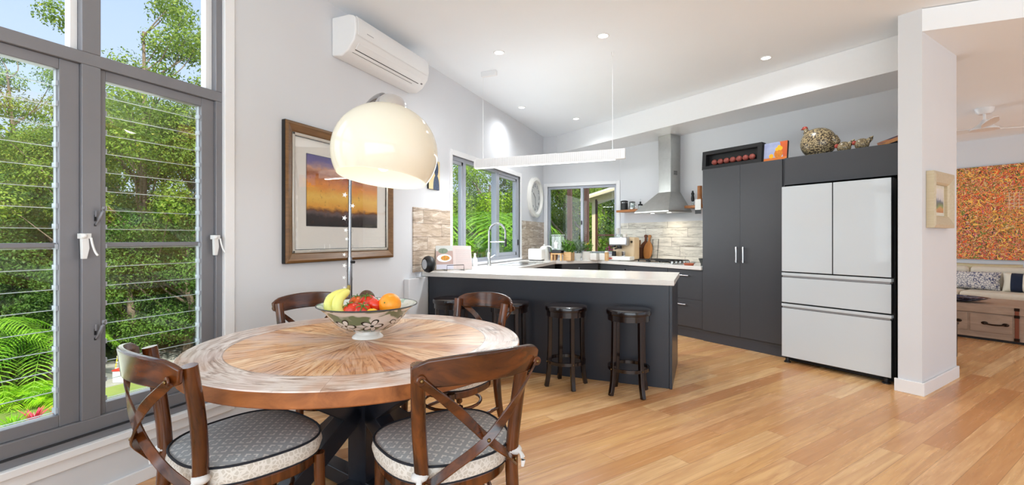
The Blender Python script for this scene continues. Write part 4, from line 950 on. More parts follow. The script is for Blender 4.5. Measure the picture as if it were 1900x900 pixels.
# ---- cross back chairs
def make_chair():
    r = thing('dining_chair', '', 'chair'); cw = M['chair_wood']
    for s in (-1, 1):
        P = cat_curve([(s*0.195, -0.305, 0), (s*0.180, -0.245, 0.22), (s*0.174, -0.222, 0.45), (s*0.190, -0.232, 0.66), (s*0.204, -0.262, 0.866)], 6)
        B().tube(P, [0.016+0.008*min(1, i/10) for i in range(len(P))], 14).ob('rear_leg', cw, r, smooth=60)
        P = [(s*0.198, 0.175, 0.43), (s*0.200, 0.18, 0.2), (s*0.205, 0.185, 0)]
        B().tube(P, [0.022, 0.019, 0.014], 14).ob('leg', cw, r)
        B().tube([(s*0.198, 0.178, 0.22), (s*0.182, -0.235, 0.24)], 0.010, 10).ob('stretcher', cw, r)
    # bentwood hoop below the seat
    hoop = [(0.17*math.sin(a), -0.02-0.17*math.cos(a), 0.30) for a in [2*PI*i/28 for i in range(28)]]
    B().tube(hoop, 0.009, 10, closed=True).ob('hoop_stretcher', cw, r)
    # seat frame
    def sup(hw, hd, n=48, e=2.6, oy=-0.01, taper=0.10):
        out = []
        for i in range(n):
            a = 2*PI*i/n; c_, s_ = math.cos(a), math.sin(a)
            x_ = hw*math.copysign(abs(c_)**(2/e), c_); y_ = hd*math.copysign(abs(s_)**(2/e), s_)
            out.append((x_*(1+taper*y_/hd), y_+oy))
        return out
    B().prism(sup(0.232, 0.222), 0.392, 0.436).ob('seat', cw, r, bevel=0.008, seg=3)
    # cushion
    cu = B(); lay = [(0.225, 0.215, 0.437), (0.246, 0.236, 0.446), (0.254, 0.244, 0.474), (0.246, 0.236, 0.503)]
    rings = []
    for hw, hd, z_ in lay: rings.append([cu.bm.verts.new((*p, z_)) for p in sup(hw, hd)])
    n = 48
    for a, b in zip(rings, rings[1:]):
        for k in range(n): cu.bm.faces.new([a[k], a[(k+1) % n], b[(k+1) % n], b[k]])
    cu.bm.faces.new(rings[0][::-1]); cu.bm.faces.new(rings[-1])
    cush = cu.ob('cushion', M['cushion_side'], r)
    tp_ = B(); rings = []
    for q, z_ in ((1.0, 0.503), (0.93, 0.509), (0.75, 0.515), (0.4, 0.520)): rings.append([tp_.bm.verts.new((p[0]*q, (p[1]+0.01)*q-0.01, z_)) for p in sup(0.242, 0.232)])
    for a, b in zip(rings, rings[1:]):
        for k in range(n): tp_.bm.faces.new([a[k], a[(k+1) % n], b[(k+1) % n], b[k]])
    tp_.bm.faces.new(rings[-1]); tp_.ob('cushion_top', M['cushion_top'], cush, smooth=60)
    for z_, q in ((0.504, 0.247), (0.443, 0.243)): B().tube([(*p, z_) for p in sup(q, q-0.010)], 0.0045, 8, closed=True).ob('piping', M['piping'], cush)
    for s in (-1, 1):
        b = B(); b.ball((s*0.183, -0.224, 0.486), (0.030, 0.028, 0.018), 12, 8); b.tube(arc((s*0.192, -0.245, 0.485), (s*0.205, -0.262, 0.47), (s*0.196, -0.262, 0.435), 6), [0.008, 0.009, 0.010, 0.011, 0.010, 0.008, 0.006], 8, flat=0.6); b.ob('cushion_tie', M['tie'], cush)
    # bowed top rail on the outside of the posts
    def rail(u): # u -1..1
        return Vector((u*0.232, -0.292-0.085*(1-u*u), 0.843+0.018*(1-u*u)))
    b = B(); us = [-1+2*i/20 for i in range(21)]
    pts = [rail(u) for u in us]; ws = [0.082+0.016*(1-abs(u)**3) for u in us]; ws[0] = ws[-1] = 0.05
    ws[1] = ws[-2] = 0.074
    b.strap(pts, (0, -0.12, 1), ws, 0.020); b.ob('top_rail', M['chair_rail_wood'], r, bevel=0.006, seg=3)
    for s in (-1, 1):
        p0 = Vector((s*0.216, -0.318, 0.828)); pm = Vector((0.0, -0.345-0.010*s, 0.615)); p1 = Vector((-s*0.172, -0.247, 0.455))
        P = cat_curve([p0, Vector((s*0.115, -0.352-0.006*s, 0.735)), pm, Vector((-s*0.10, -0.300, 0.525)), p1], 6)
        b = B(); b.strap(P, (0.5*s, 0, 0.8), 0.032, 0.008); cs = b.ob('cross_brace', M['chair_rail_wood'], r, bevel=0.002)
        b = B(); b.lathe([(0, 0.0), (0.016, 0.0), (0.016, 0.007), (0.0, 0.007)], (s*0.216, -0.328, 0.831), 16, 'y'); b.ob('brace_end', M['chair_rail_wood'], cs, bevel=0.002)
        B().ball((s*0.216, -0.330, 0.831), (0.007, 0.005, 0.007), 10, 6).ob('bolt', M['brass'], cs)
        B().ball((-s*0.172, -0.254, 0.466), (0.007, 0.005, 0.007), 10, 6).ob('bolt', M['brass'], cs)
    B().ball((0.0, -0.362, 0.613), (0.007, 0.006, 0.007), 10, 6).ob('centre_bolt', M['brass'], r)
    return r
ch0 = make_chair(); ch0.location = (1.764, 1.549, 0); ch0.rotation_euler = (0, 0, math.radians(54.8))
G = 'cross back chairs round the dining table'
ch0['label'] = 'cross back timber chair with its back to the camera, centre of the table front'; ch0['group'] = G
dup(ch0, (1.073, 1.248, 0), math.radians(-15.0), 'cross back timber chair seen side on under the louvre window', G)
dup(ch0, (1.31, 2.37, 0), math.radians(163), 'cross back timber chair across the table in front of the breakfast bar', G)
dup(ch0, (0.625, 2.10, 0), math.radians(-118), 'cross back timber chair against the wall, partly behind the fruit bowl', G)

# ---- dining table
tb = thing('dining_table', 'large round reclaimed timber dining table on black crossed legs', 'table', (1.14, 1.825, 0))
R_ = 0.772
top = B(); top.lathe([(0, 0.7605), (R_-0.004, 0.7605), (R_, 0.7565)], n=96); top.lathe([(0, 0.700), (R_-0.05, 0.700)], n=96)
top.ob('tabletop', M['table_top'], tb)
B().lathe([(R_, 0.7565), (R_+0.001, 0.705), (R_-0.004, 0.700), (R_-0.05, 0.700)], n=96).ob('table_edge', M['table_edge'], tb)
B().box(-0.055, 0.055, -0.055, 0.055, 0.02, 0.700).ob('centre_post', M['table_dark'], tb, bevel=0.003)
for i in range(4):
    a = math.radians(-103+90*i); d_ = Vector((math.cos(a), math.sin(a), 0))
    b = B(); b.strap([d_*0.56+Vector((0, 0, 0.045)), d_*0.05+Vector((0, 0, 0.43))], (-d_.y, d_.x, 0), 0.085, 0.085)
    b.ob('leg', M['table_dark'], tb, bevel=0.004)
    b = B(); b.strap([d_*0.05+Vector((0, 0, 0.40)), d_*0.46+Vector((0, 0, 0.675))], (-d_.y, d_.x, 0), 0.085, 0.085)
    b.ob('brace', M['table_dark'], tb, bevel=0.004)
    b = B(); b.strap([d_*0.05+Vector((0, 0, 0.045)), d_*0.52+Vector((0, 0, 0.045))], (-d_.y, d_.x, 0), 0.085, 0.075)
    b.ob('floor_rail', M['table_dark'], tb, bevel=0.004)
B().box(-0.48, 0.48, -0.05, 0.05, 0.66, 0.699).ob('top_cleat', M['table_dark'], tb, rot=math.radians(-13), bevel=0.003)

# ---- fruit bowl
BW = (1.11, 1.885, 0.761)
bw = thing('fruit_bowl', 'footed ceramic bowl painted with black flowers and green sweeps', 'bowl', BW, CAM_YAW)
t = NT('painted_ceramic'); x, y, z = t.xyz(t.obj())
an = t.math('MULTIPLY', t.math('ADD', t.math('ARCTAN2', y, x), PI+0.75), 8/(2*PI))
uu = t.math('SUBTRACT', t.math('FRACT', an), 0.5); vv = t.math('DIVIDE', t.math('SUBTRACT', z, 0.082), 0.088)
ph = t.math('ARCTAN2', vv, uu); rho = t.math('SQRT', t.math('ADD', t.math('MULTIPLY', uu, uu), t.math('MULTIPLY', vv, vv)))
rho = t.math('ADD', rho, t.math('MULTIPLY', t.math('SUBTRACT', t.noise(t.obj(), 22, 2), 0.5), 0.12))
pet = t.math('MULTIPLY_ADD', t.math('ABSOLUTE', t.math('COSINE', t.math('MULTIPLY', ph, 2.5))), 0.30, 0.10)
ol = t.math('LESS_THAN', t.math('ABSOLUTE', t.math('SUBTRACT', rho, pet)), 0.042)
cen = t.math('LESS_THAN', rho, 0.06)
grn = t.ramp(t.noise(t.scale(t.obj(), (7, 7, 16)), 1.0, 2, 0.5, 1.2), [(0.47, (0, 0, 0)), (0.53, (1, 1, 1))])
c = t.mix(t.math('MULTIPLY', grn, 0.85), (214, 206, 198), (74, 96, 44))
c = t.mix(t.math('LESS_THAN', rho, pet), c, (220, 214, 206))
c = t.mix(t.math('MAXIMUM', ol, cen), c, (24, 30, 34))
M['bowl_out'] = t.set(c, 0.15)
t = NT('bowl_inside'); M['bowl_in'] = t.set(t.mix(t.ramp(t.noise(t.obj(), 14, 3, 0.5, 1.0), [(0.5, (0, 0, 0)), (0.6, (1, 1, 1))]), (226, 234, 230), (150, 190, 160)), 0.15)
bo = B().lathe([(0, 0.034), (0.062, 0.034), (0.108, 0.046), (0.152, 0.072), (0.184, 0.105), (0.205, 0.136), (0.234, 0.160)], n=64).ob('outer_wall', M['bowl_out'], bw)
B().lathe([(0.0, 0.040), (0.06, 0.040), (0.106, 0.052), (0.149, 0.077), (0.180, 0.110), (0.201, 0.140), (0.230, 0.1655), (0.246, 0.169)], n=64).ob('inner_wall', M['bowl_in'], bw)
B().lathe([(0.230, 0.159), (0.249, 0.166), (0.250, 0.170), (0.243, 0.170)], n=64).ob('rim', plain('blue_black_rim', (40, 62, 74), 0.2), bw)
B().lathe([(0.0, 0.0), (0.078, 0.0), (0.076, 0.006), (0.060, 0.020), (0.058, 0.036), (0, 0.036)], n=48).ob('foot', M['off_white'], bw)
RM = Matrix.Rotation(CAM_YAW, 3, 'Z')
def inb(x_, y_, z_): return tuple(Vector(BW)+RM @ Vector((x_, y_, z_)))
fruit = 'fruit in the painted bowl'
# filler fruit down in the bowl so that the upper ones rest on something
def fruit_ob(nm, lab, cat, p, r, mat, calyx=False, sq=0.86, rot=(0, 0, 0)):
    root = thing(nm, lab, cat, inb(*p), 0, fruit, rot=rot)
    prof = [(0, -r*sq)]+[(r*math.cos(a), r*sq*math.sin(a)) for a in [-PI/2+PI*i/14 for i in range(1, 14)]]+[(0, r*sq*0.90)]
    B().lathe(prof, n=28).ob('flesh', mat, root, smooth=80)
    if calyx:
        b = B()
        for i in range(6):
            a = 2*PI*i/6; b.strap(arc((0, 0, r*sq*0.94), (0.6*r*math.cos(a), 0.6*r*math.sin(a), r*sq*1.22), (0.75*r*math.cos(a), 0.75*r*math.sin(a), r*sq*0.86), 5), (-math.sin(a), math.cos(a), 0), 0.005, 0.0015)
        b.tube([(0, 0, r*sq*0.9), (0.004, 0, r*sq+0.012)], 0.0022, 6); b.ob('calyx', plain('tomato_stem', (70, 120, 40), 0.6), root)
    else: B().ball((0, 0, r*sq*0.91), (0.005, 0.005, 0.003), 8, 6).ob('stem_scar', plain('stem_scar', (90, 110, 50), 0.7), root)
    return root
t = NT('tomato_skin'); M['tomato'] = t.set(t.mix(t.noise(t.obj(), 14, 2), (200, 30, 12), (232, 62, 26)), 0.12, Specular_IOR_Level=0.7)
t = NT('orange_peel'); M['orange'] = t.set(t.mix(t.noise(t.obj(), 60, 3), (246, 140, 20), (252, 166, 40)), 0.33); t.bump(t.n('ShaderNodeTexVoronoi', {'Vector': t.obj(), 'Scale': 260.0}), 0.3, 0.0008)
M['lemon'] = plain('lemon_peel', (240, 190, 30), 0.35); M['avocado'] = plain('avocado_skin', (78, 48, 30), 0.6, var=0.3, scale=60)
fruit_ob('orange', 'largest orange, at the open side of the bowl', 'orange', (0.120, -0.025, 0.170), 0.057, M['orange'], sq=0.95, rot=(1.25, 0.3, 0))
fruit_ob('tomato', 'ripe tomato with green stem at the bowl centre, topmost', 'tomato', (-0.012, 0.035, 0.172), 0.046, M['tomato'], True, 0.82, (0.35, 0.1, 0))
fruit_ob('tomato', 'ripe tomato touching the large orange', 'tomato', (0.045, -0.035, 0.166), 0.037, M['tomato'], True, 0.86, (-0.9, 0.4, 0))
fruit_ob('tomato', 'tomato at the front rim with its stem toward the bananas', 'tomato', (-0.060, -0.075, 0.148), 0.042, M['tomato'], True, 0.8, (0.3, -0.4, 0))
fruit_ob('tomato', 'tomato lying on its side at the front centre rim', 'tomato', (0.002, -0.088, 0.148), 0.042, M['tomato'], True, 0.82, (0.5, 0.5, 0))
fruit_ob('tomato', 'orange red tomato behind the bananas', 'tomato', (-0.075, 0.055, 0.168), 0.040, plain('orange_tomato', (226, 104, 40), 0.2), True, 0.85)
fruit_ob('lemon', 'yellow lemon low between the orange and the front rim', 'lemon', (0.058, -0.115, 0.138), 0.030, M['lemon'])
fruit_ob('mandarin', 'small yellow orange mandarin behind the large orange', 'mandarin', (0.092, 0.060, 0.165), 0.042, plain('mandarin_peel', (244, 170, 30), 0.4))
fruit_ob('avocado', 'dark brown avocado at the back rim under the lamp pole', 'avocado', (-0.045, 0.130, 0.180), 0.042, M['avocado'], sq=1.1, rot=(0.5, 0, 0))
for (x_, y_, r_, lab) in ((0.0, 0.0, 0.048, 'tomato underneath in the bowl centre'), (0.09, 0.0, 0.04, 'tomato underneath the large orange'), (-0.09, 0.0, 0.04, 'tomato underneath the bananas'), (-0.02, 0.085, 0.04, 'tomato underneath the avocado'), (0.0, -0.085, 0.030, 'tomato underneath the front tomatoes')):
    fruit_ob('tomato', lab, 'tomato', (x_, y_, 0.092 if y_ == 0 and x_ == 0 else 0.108), r_, M['tomato'], False, 0.85)
bn = thing('banana_bunch', 'bunch of pale yellow green bananas joined at the stem', 'bananas', inb(-0.105, -0.02, 0.12), CAM_YAW, fruit)
t = NT('banana_skin'); x, y, z = t.xyz(t.obj()); M['banana'] = t.set(t.mix(t.noise(t.obj(), 10, 2), (236, 224, 100), (224, 228, 146)), 0.35)
for (dx, dy, mx, my) in ((-0.060, -0.045, -0.062, -0.03), (-0.010, -0.075, -0.012, -0.06), (-0.05, 0.03, -0.07, 0.03)):
    top_ = Vector((0.012, 0.0, 0.128)); P = cat_curve([top_, top_+Vector((mx*0.25, my*0.3, -0.015)), Vector((mx*0.95, my*1.05, 0.085)), Vector((dx*1.05, dy*1.1, 0.035)), Vector((dx*0.5+0.03, dy*1.2, -0.010)), Vector((dx*0.3+0.055, dy*1.2, -0.022))], 5)
    m_ = len(P); B().tube(P, [0.008+0.019*math.sin(PI*min(1, max(0, (i-2)/(m_-1-2))))**0.6 if i > 2 else 0.0075 for i in range(m_)], 10).ob('banana', M['banana'], bn, smooth=60)
B().tube([(0.012, 0, 0.120), (0.016, 0, 0.146)], [0.012, 0.008], 10).ob('stem', plain('banana_stem', (150, 130, 60), 0.6), bn)

# ---- arc floor lamp
lp = thing('arc_floor_lamp', 'arc floor lamp with big cream dome shade above the table', 'floor lamp', (0.17, 2.67, 0))
B().box(-0.13, 0.22, -0.11, 0.11, 0.0, 0.10).ob('base', plain('pale_marble', (206, 206, 206), 0.3, var=0.08, scale=18), lp, bevel=0.006, rot=math.radians(8))
PX, PY = 0.11, 0.0
t_m = plain('satin_chrome_pole', (150, 150, 152), 0.16, 1.0, var=0.05)
B().tube([(PX, PY, 0.10), (PX, PY, 1.125)], 0.019, 16).ob('lower_pole', t_m, lp)
P = cat_curve([(PX, PY, 1.11), (PX+0.002, PY, 1.45), (PX+0.01, PY-0.005, 1.72), (PX+0.06, PY-0.04, 1.93), (PX+0.26, PY-0.20, 2.06), (PX+0.52, PY-0.40, 2.095), (PX+0.75, PY-0.57, 2.065), (PX+0.80, PY-0.61, 2.01)], 8)
B().tube(P, [0.0125+0.012*max(0, (i-14)/(len(P)-15)) for i in range(len(P))], 14).ob('arc_arm', t_m, lp)
k = B(); k.tube([(PX+0.02, PY, 1.09), (PX+0.045, PY, 1.09)], 0.010, 12); k.ob('clamp_knob', M['black'], lp)
# shade
SC = Vector((1.095-0.17, 2.045-2.67, 1.735))
shade = B(); R0 = 0.283; prof = []
a0 = math.radians(-33)
for i in range(30):
    a = a0+(PI/2-a0)*i/29; prof.append((R0*math.cos(a)**0.96 if i < 29 else 0.0, R0*0.93*math.sin(a)))
prof = prof+[(p[0]*0.985 if p[0] > 0 else 0, p[1]-0.004) for p in prof[::-1][1:]]
shade.lathe(prof, n=72)
t = NT('opal_cream_shade'); t.set((243, 238, 224), 0.10, Specular_IOR_Level=0.6)
tl = t.t.nodes.new('ShaderNodeBsdfTranslucent'); tl.inputs[0].default_value = lin((250, 245, 234)); mx = t.t.nodes.new('ShaderNodeMixShader'); mx.inputs[0].default_value = 0.25
t.t.links.new(t.b.outputs[0], mx.inputs[1]); t.t.links.new(tl.outputs[0], mx.inputs[2]); t.t.links.new(mx.outputs[0], t.out.inputs[0])
M['shade'] = t.m
sho = shade.ob('lamp_shade', M['shade'], lp, loc=tuple(SC), smooth=60)
tilt = Matrix.Rotation(CAM_YAW, 4, 'Z') @ Matrix.Rotation(math.radians(5.5), 4, 'Y') @ Matrix.Rotation(math.radians(-6.5), 4, 'X')
sho.rotation_euler = tilt.to_euler()
B().lathe([(0, -0.015), (0.095, -0.014), (0.092, 0.002), (0.080, 0.030), (0.058, 0.055), (0.03, 0.068), (0, 0.070)], n=28).ob('shade_cap', M['chrome'], sho, loc=(0, 0, R0*0.93-0.006))
B().ball((0, 0, 0), (0.038, 0.038, 0.045), 20, 12).ob('bulb', M['bulb'], sho, loc=(0.0, 0, -0.06))
B().lathe([(0, 0), (0.018, 0), (0.018, 0.10), (0, 0.10)], n=16).ob('lamp_holder', M['white_plastic'], sho, loc=(0.0, 0, -0.015))
lamp('lamp_light', 'POINT', (1.095, 2.045, 1.60), (0, 0, 0), 2.2, (1, 0.97, 0.90), shadow_soft_size=0.05)
# star lights on the pole
sg = thing('star_light_string', 'string of little white star lights wound round the lamp pole', 'string lights', (0.17+PX, 2.67+PY, 0))
P = [(0.022*math.cos(a), 0.022*math.sin(a), 0.95+0.72*i/90) for i, a in enumerate([i*0.42 for i in range(91)])]
B().tube(P, 0.0012, 5).ob('wire', glass('clear_wire', (0.9, 0.9, 0.9), 0.2), sg)
for (dx, z_, s_) in ((-0.028, 1.585, 0.020), (0.030, 1.505, 0.018), (-0.030, 1.415, 0.020), (-0.020, 1.325, 0.018), (-0.014, 1.26, 0.015), (-0.032, 1.145, 0.014), (-0.030, 1.065, 0.018), (-0.034, 0.975, 0.015), (-0.03, 0.90, 0.014)):
    pts = [((s_ if i % 2 == 0 else s_*0.42)*math.sin(PI*i/5), (s_ if i % 2 == 0 else s_*0.42)*math.cos(PI*i/5)) for i in range(10)]
    B().prism(pts, -0.003, 0.003, 'y').ob('star', M['star'], sg, loc=(dx*math.cos(CAM_YAW)+0.02*math.sin(CAM_YAW), dx*math.sin(CAM_YAW)-0.02*math.cos(CAM_YAW), z_), rot=(0, 0.3, CAM_YAW), smooth=0)

# ============================================================ ON TOP OF THE CABINETS
TZ = 2.1075
bx = thing('shadow_box', 'long black shadow box with a row of seven red balls', 'shadow box', A(-1.255, 6.62, TZ), AL, rot=(math.radians(-4), 0, AL))
c = B()
c.box(0, 0.74, 0, 0.09, 0, 0.045); c.box(0, 0.74, 0, 0.09, 0.185, 0.23); c.box(0, 0.05, 0, 0.09, 0.045, 0.185); c.box(0.69, 0.74, 0, 0.09, 0.045, 0.185); c.box(0.04, 0.70, 0.07, 0.09, 0.04, 0.19)
c.ob('box_frame', M['black'], bx, bevel=0.002)
c_ = plain('dark_red_ball', (138, 66, 56), 0.5, var=0.15, scale=40)
for i in range(7): B().ball((0.145+i*0.078, 0.04, 0.088), 0.034, 16, 10).ob('ball', c_, bx)
sm = thing('small_painting', 'small unframed still life of golden fruit on the cabinets', 'painting', A(-0.50, 6.64, TZ), AL, rot=(math.radians(-6), 0, AL))
t = NT('still_life_paint'); x, y, z = t.xyz(t.obj())
def dsc(cx, cz, rx, rz): return t.math('LESS_THAN', t.math('ADD', t.math('POWER', t.math('DIVIDE', t.math('SUBTRACT', x, cx), rx), 2.0), t.math('POWER', t.math('DIVIDE', t.math('SUBTRACT', z, cz), rz), 2.0)), 1.0)
c = t.mix(t.noise(t.obj(), 9, 3), (110, 120, 160), (176, 180, 204))
c = t.mix(t.math('GREATER_THAN', t.math('ADD', x, t.math('MULTIPLY', z, 0.25)), 0.215), c, (186, 84, 40))
c = t.mix(t.math('LESS_THAN', z, 0.035), c, (206, 112, 44))
c = t.mix(dsc(0.155, 0.075, 0.045, 0.05), c, t.mix(t.noise(t.obj(), 40, 2), (150, 70, 20), (224, 140, 40)))
for (cx, cz, r_) in ((0.14, 0.125, 0.02), (0.175, 0.13, 0.022), (0.16, 0.15, 0.018), (0.08, 0.055, 0.024)): c = t.mix(dsc(cx, cz, r_, r_), c, (240, 168, 30))
B().box(0, 0.245, -0.001, 0, 0, 0.205).ob('picture', t.set(c, 0.4), sm, smooth=0); B().box(0, 0.245, 0.0, 0.03, 0, 0.205).ob('canvas_side', M['black'], sm, smooth=0)
# guinea fowl figures
t = NT('speckled_guinea_glaze'); o = t.obj()
f1 = t.n('ShaderNodeTexVoronoi', {'Vector': t.scale(o, (1, 1, 1.7)), 'Scale': 62.0}, out=0)
base = t.mix(t.noise(o, 5, 3), (160, 138, 98), (204, 186, 146))
M['guinea'] = t.set(t.mix(t.ramp(f1, [(0.38, (0, 0, 0)), (0.60, (1, 1, 1))]), base, (62, 50, 38)), 0.3)
M['guinea_red'] = plain('red_glaze', (160, 60, 44), 0.4)
def guinea(lab, loc, s, up=True, rz=0.0):
    g_ = thing('guinea_fowl_figurine', lab, 'figurine', loc, AL+rz, 'guinea fowl figures on the cabinets')
    body = B(); prof = [(0, -0.155)]+[(0.165*math.sin(a)**0.9, -0.155*math.cos(a)) for a in [PI*i/16 for i in range(1, 16)]]+[(0, 0.155)]
    body.lathe(prof, (0, 0, 0.148), 36, 'z', s*1.0, s*0.85); body = body.ob('body', M['guinea'], g_, smooth=80)
    body.scale = (1, 1, s)
    if up:
        B().tube(cat_curve([(-0.09*s, 0, 0.235*s), (-0.112*s, 0, 0.285*s), (-0.12*s, 0, 0.315*s)], 5), [0.045*s]+[0.034*s]*5+[0.022*s]*5, 14).ob('neck', M['guinea'], g_, smooth=80)
        b = B(); b.ball((-0.128*s, 0, 0.325*s), (0.028*s, 0.02*s, 0.022*s), 14, 8); b.tube([(-0.15*s, 0, 0.322*s), (-0.168*s, 0, 0.316*s)], [0.010*s, 0.002*s], 8)
        b.ob('head', M['guinea_red'], g_, smooth=80)
        B().tube([(0.13*s, 0, 0.16*s), (0.17*s, 0, 0.12*s), (0.185*s, 0, 0.085*s)], [0.06*s, 0.04*s, 0.008*s], 12).ob('tail', M['guinea'], g_, smooth=80)
    else:
        b = B(); b.ball((-0.15*s, -0.02, 0.20*s), (0.06*s, 0.05*s, 0.06*s), 14, 8); b.ob('head', M['guinea_red'], g_, smooth=80)
        B().tube([(0.12*s, 0, 0.20*s), (0.20*s, 0, 0.27*s), (0.25*s, 0, 0.33*s)], [0.07*s, 0.05*s, 0.006*s], 12).ob('tail', M['guinea'], g_, smooth=80)
    B().lathe([(0, 0), (0.06*s, 0), (0.07*s, 0.02*s), (0, 0.03*s)], n=20).ob('foot', M['off_white'], g_)
    return g_
guinea('large round speckled guinea fowl figure with raised head', A(-0.02, 6.80, TZ), 1.0)
guinea('small speckled guinea fowl figure touching the large one', A(0.24, 6.73, TZ), 0.36, False)
guinea('small speckled guinea fowl figure with pointed tail, away from the large one', A(0.40, 6.70, TZ), 0.36, False)
pk = thing('leaning_canvas', 'dark blue and orange canvas lying tilted beside the wall end', 'painting', A(0.53, 6.70, TZ), AL, rot=(0, math.radians(-16), AL))
t = NT('blue_orange_paint'); t_c = t.mix(t.ramp(t.noise(t.scale(t.obj(), (2, 2, 30)), 3, 3), [(0.45, (0, 0, 0)), (0.55, (1, 1, 1))]), (40, 50, 80), (190, 120, 70))
B().box(0, 0.25, 0, 0.30, 0.0, 0.045).ob('canvas_block', t.set(t_c, 0.3), pk, smooth=0)
B().box(0, 0.25, -0.002, 0.0, 0.0, 0.022).ob('timber_edge', M['board_wood'], pk, smooth=0)

# ============================================================ LIVING ROOM
t = NT('tangled_line_paint'); o = t.obj(); x, y, z = t.xyz(o)
dn = t.n('ShaderNodeTexNoise', {'Vector': o, 'Scale': 3.0, 'Detail': 2.0}, out=1)
wv = t.n('ShaderNodeVectorMath', {0: o, 1: t.n('ShaderNodeVectorMath', {0: dn, 'Scale': 0.35}, operation='SCALE')}, operation='ADD')
base = t.ramp(t.noise(wv, 4.5, 4, 0.7), [(0.30, (150, 50, 50)), (0.40, (226, 80, 40)), (0.48, (232, 120, 44)), (0.54, (120, 116, 44)), (0.60, (236, 160, 56)), (0.68, (226, 90, 60)), (0.8, (190, 70, 90))])
base = t.mix(t.ramp(t.noise(o, 1.6, 3, 0.6), [(0.45, (0, 0, 0)), (0.6, (0.7, 0.7, 0.7))]), base, (150, 40, 50))
base = t.mix(t.ramp(t.math('ADD', z, t.math('MULTIPLY', t.noise(o, 2.2, 2), 0.5)), [(0.3, (0.55, 0.55, 0.55)), (0.75, (0, 0, 0))]), base, (196, 70, 90))
for k, (sc_, colr, th) in enumerate(((5, (236, 170, 70), 0.10), (6, (232, 120, 140), 0.10), (4, (246, 214, 160), 0.07), (7, (44, 40, 26), 0.11), (5, (240, 100, 44), 0.10), (6, (110, 120, 50), 0.09), (5, (246, 196, 90), 0.07))):
    off = t.n('ShaderNodeVectorMath', {0: o, 1: (k*3.7, k*1.3, k*2.1)}, operation='ADD')
    n_ = t.math('MULTIPLY', t.noise(off, float(sc_), 1.5, 0.5, 1.2), 9.0)
    d_ = t.math('ABSOLUTE', t.math('SUBTRACT', t.math('FRACT', n_), 0.5))
    base = t.mix(t.math('LESS_THAN', d_, th), base, colr)
M['tangle'] = t.set(base, 0.45)
lpn = thing('large_canvas', 'huge unframed red and orange tangled line canvas above the sofa', 'painting', A(-1.2, 12.348, 0.905), AL)
B().box(0, 2.9, -0.040, -0.038, 0, 1.555).ob('picture', M['tangle'], lpn, smooth=0); B().box(0, 2.9, -0.038, 0, 0, 1.555).ob('canvas_side', plain('canvas_side', (60, 30, 24), 0.7), lpn, smooth=0)
c = B()
for i in range(6): c.box(1.62+i*0.055, 1.628+i*0.055, -0.0415, -0.040, 0.83, 1.10)
for i in range(5): c.box(1.60, 1.92, -0.0415, -0.040, 0.86+i*0.055, 0.868+i*0.055)
c.ob('painted_grid', plain('cream_paint', (226, 190, 160), 0.6), lpn, smooth=0)
# sofa
linen = plain('cream_linen', (214, 204, 186), 0.9, var=0.03)
so = thing('sofa', 'cream linen sofa under the large red canvas', 'sofa', A(-0.9, 11.45, 0), AL)
B().box(0, 2.6, 0.0, 0.86, 0.06, 0.30).ob('base', linen, so, bevel=0.03, seg=3)
for i in range(3): B().box(0.16+i*0.76, 0.16+(i+1)*0.76-0.01, -0.02, 0.66, 0.305, 0.43).ob('seat_cushion', linen, so, bevel=0.05, seg=4)
for i in range(3): B().box(0.16+i*0.76, 0.16+(i+1)*0.76-0.01, 0.56, 0.84, 0.435, 0.80).ob('back_cushion', linen, so, bevel=0.06, seg=4)
for q in (0.0, 2.45): B().box(q, q+0.15, 0.0, 0.86, 0.305, 0.60).ob('armrest', linen, so, bevel=0.04, seg=3)
for q in (0.08, 2.52):
    for w_ in (0.08, 0.78): B().box(q-0.03, q+0.03, w_-0.03, w_+0.03, 0, 0.058).ob('leg', M['bronze'], so)
def pillow(nm, lab, mat, loc, L, H, T, rot):
    p = thing(nm, lab, 'cushion', loc, 0, rot=rot); b = B(); n = 16; g = {}
    for i in range(n+1):
        for k in range(n+1):
            for s in (0, 1):
                u_, v_ = 2*i/n-1, 2*k/n-1; e_ = max(0, (1-abs(u_)**3)*(1-abs(v_)**3))**0.5
                pin = 1-0.05*(1-abs(u_))*(abs(v_)**3); pin2 = 1-0.05*(1-abs(v_))*(abs(u_)**3)
                if (s == 1) and (i in (0, n) or k in (0, n)): g[i, k, s] = g[i, k, 0]; continue
                g[i, k, s] = b.bm.verts.new((u_*L/2*pin2, (-1 if s else 1)*T/2*e_, H/2+v_*H/2*pin))
    for i in range(n):
        for k in range(n):
            for s in (0, 1):
                q = [g[i, k, s], g[i+1, k, s], g[i+1, k+1, s], g[i, k+1, s]]
                try: b.bm.faces.new(q if s else q[::-1])
                except ValueError: pass
    b.ob('cover', mat, p, smooth=80); return p
t = NT('blue_floral_print'); o = t.obj()
d_ = t.n('ShaderNodeTexVoronoi', {'Vector': o, 'Scale': 13.0}, out=0); e_ = t.n('ShaderNodeTexVoronoi', {'Vector': o, 'Scale': 30.0}, out=0, feature='DISTANCE_TO_EDGE')
mk = t.math('MAXIMUM', t.math('MULTIPLY', t.math('LESS_THAN', t.math('FRACT', t.math('MULTIPLY', d_, 4.0)), 0.35), t.math('LESS_THAN', d_, 0.5)), t.math('LESS_THAN', e_, 0.06))
M['floral'] = t.set(t.mix(mk, (216, 210, 204), (84, 88, 116)), 0.9)
t = NT('navy_stripe_cloth'); x, y, z = t.xyz(t.obj())
M['stripe'] = t.set(t.mix(t.math('LESS_THAN', t.math('ABSOLUTE', t.math('SUBTRACT', x, -0.13)), 0.065), (226, 218, 200), (24, 34, 56)), 0.9)
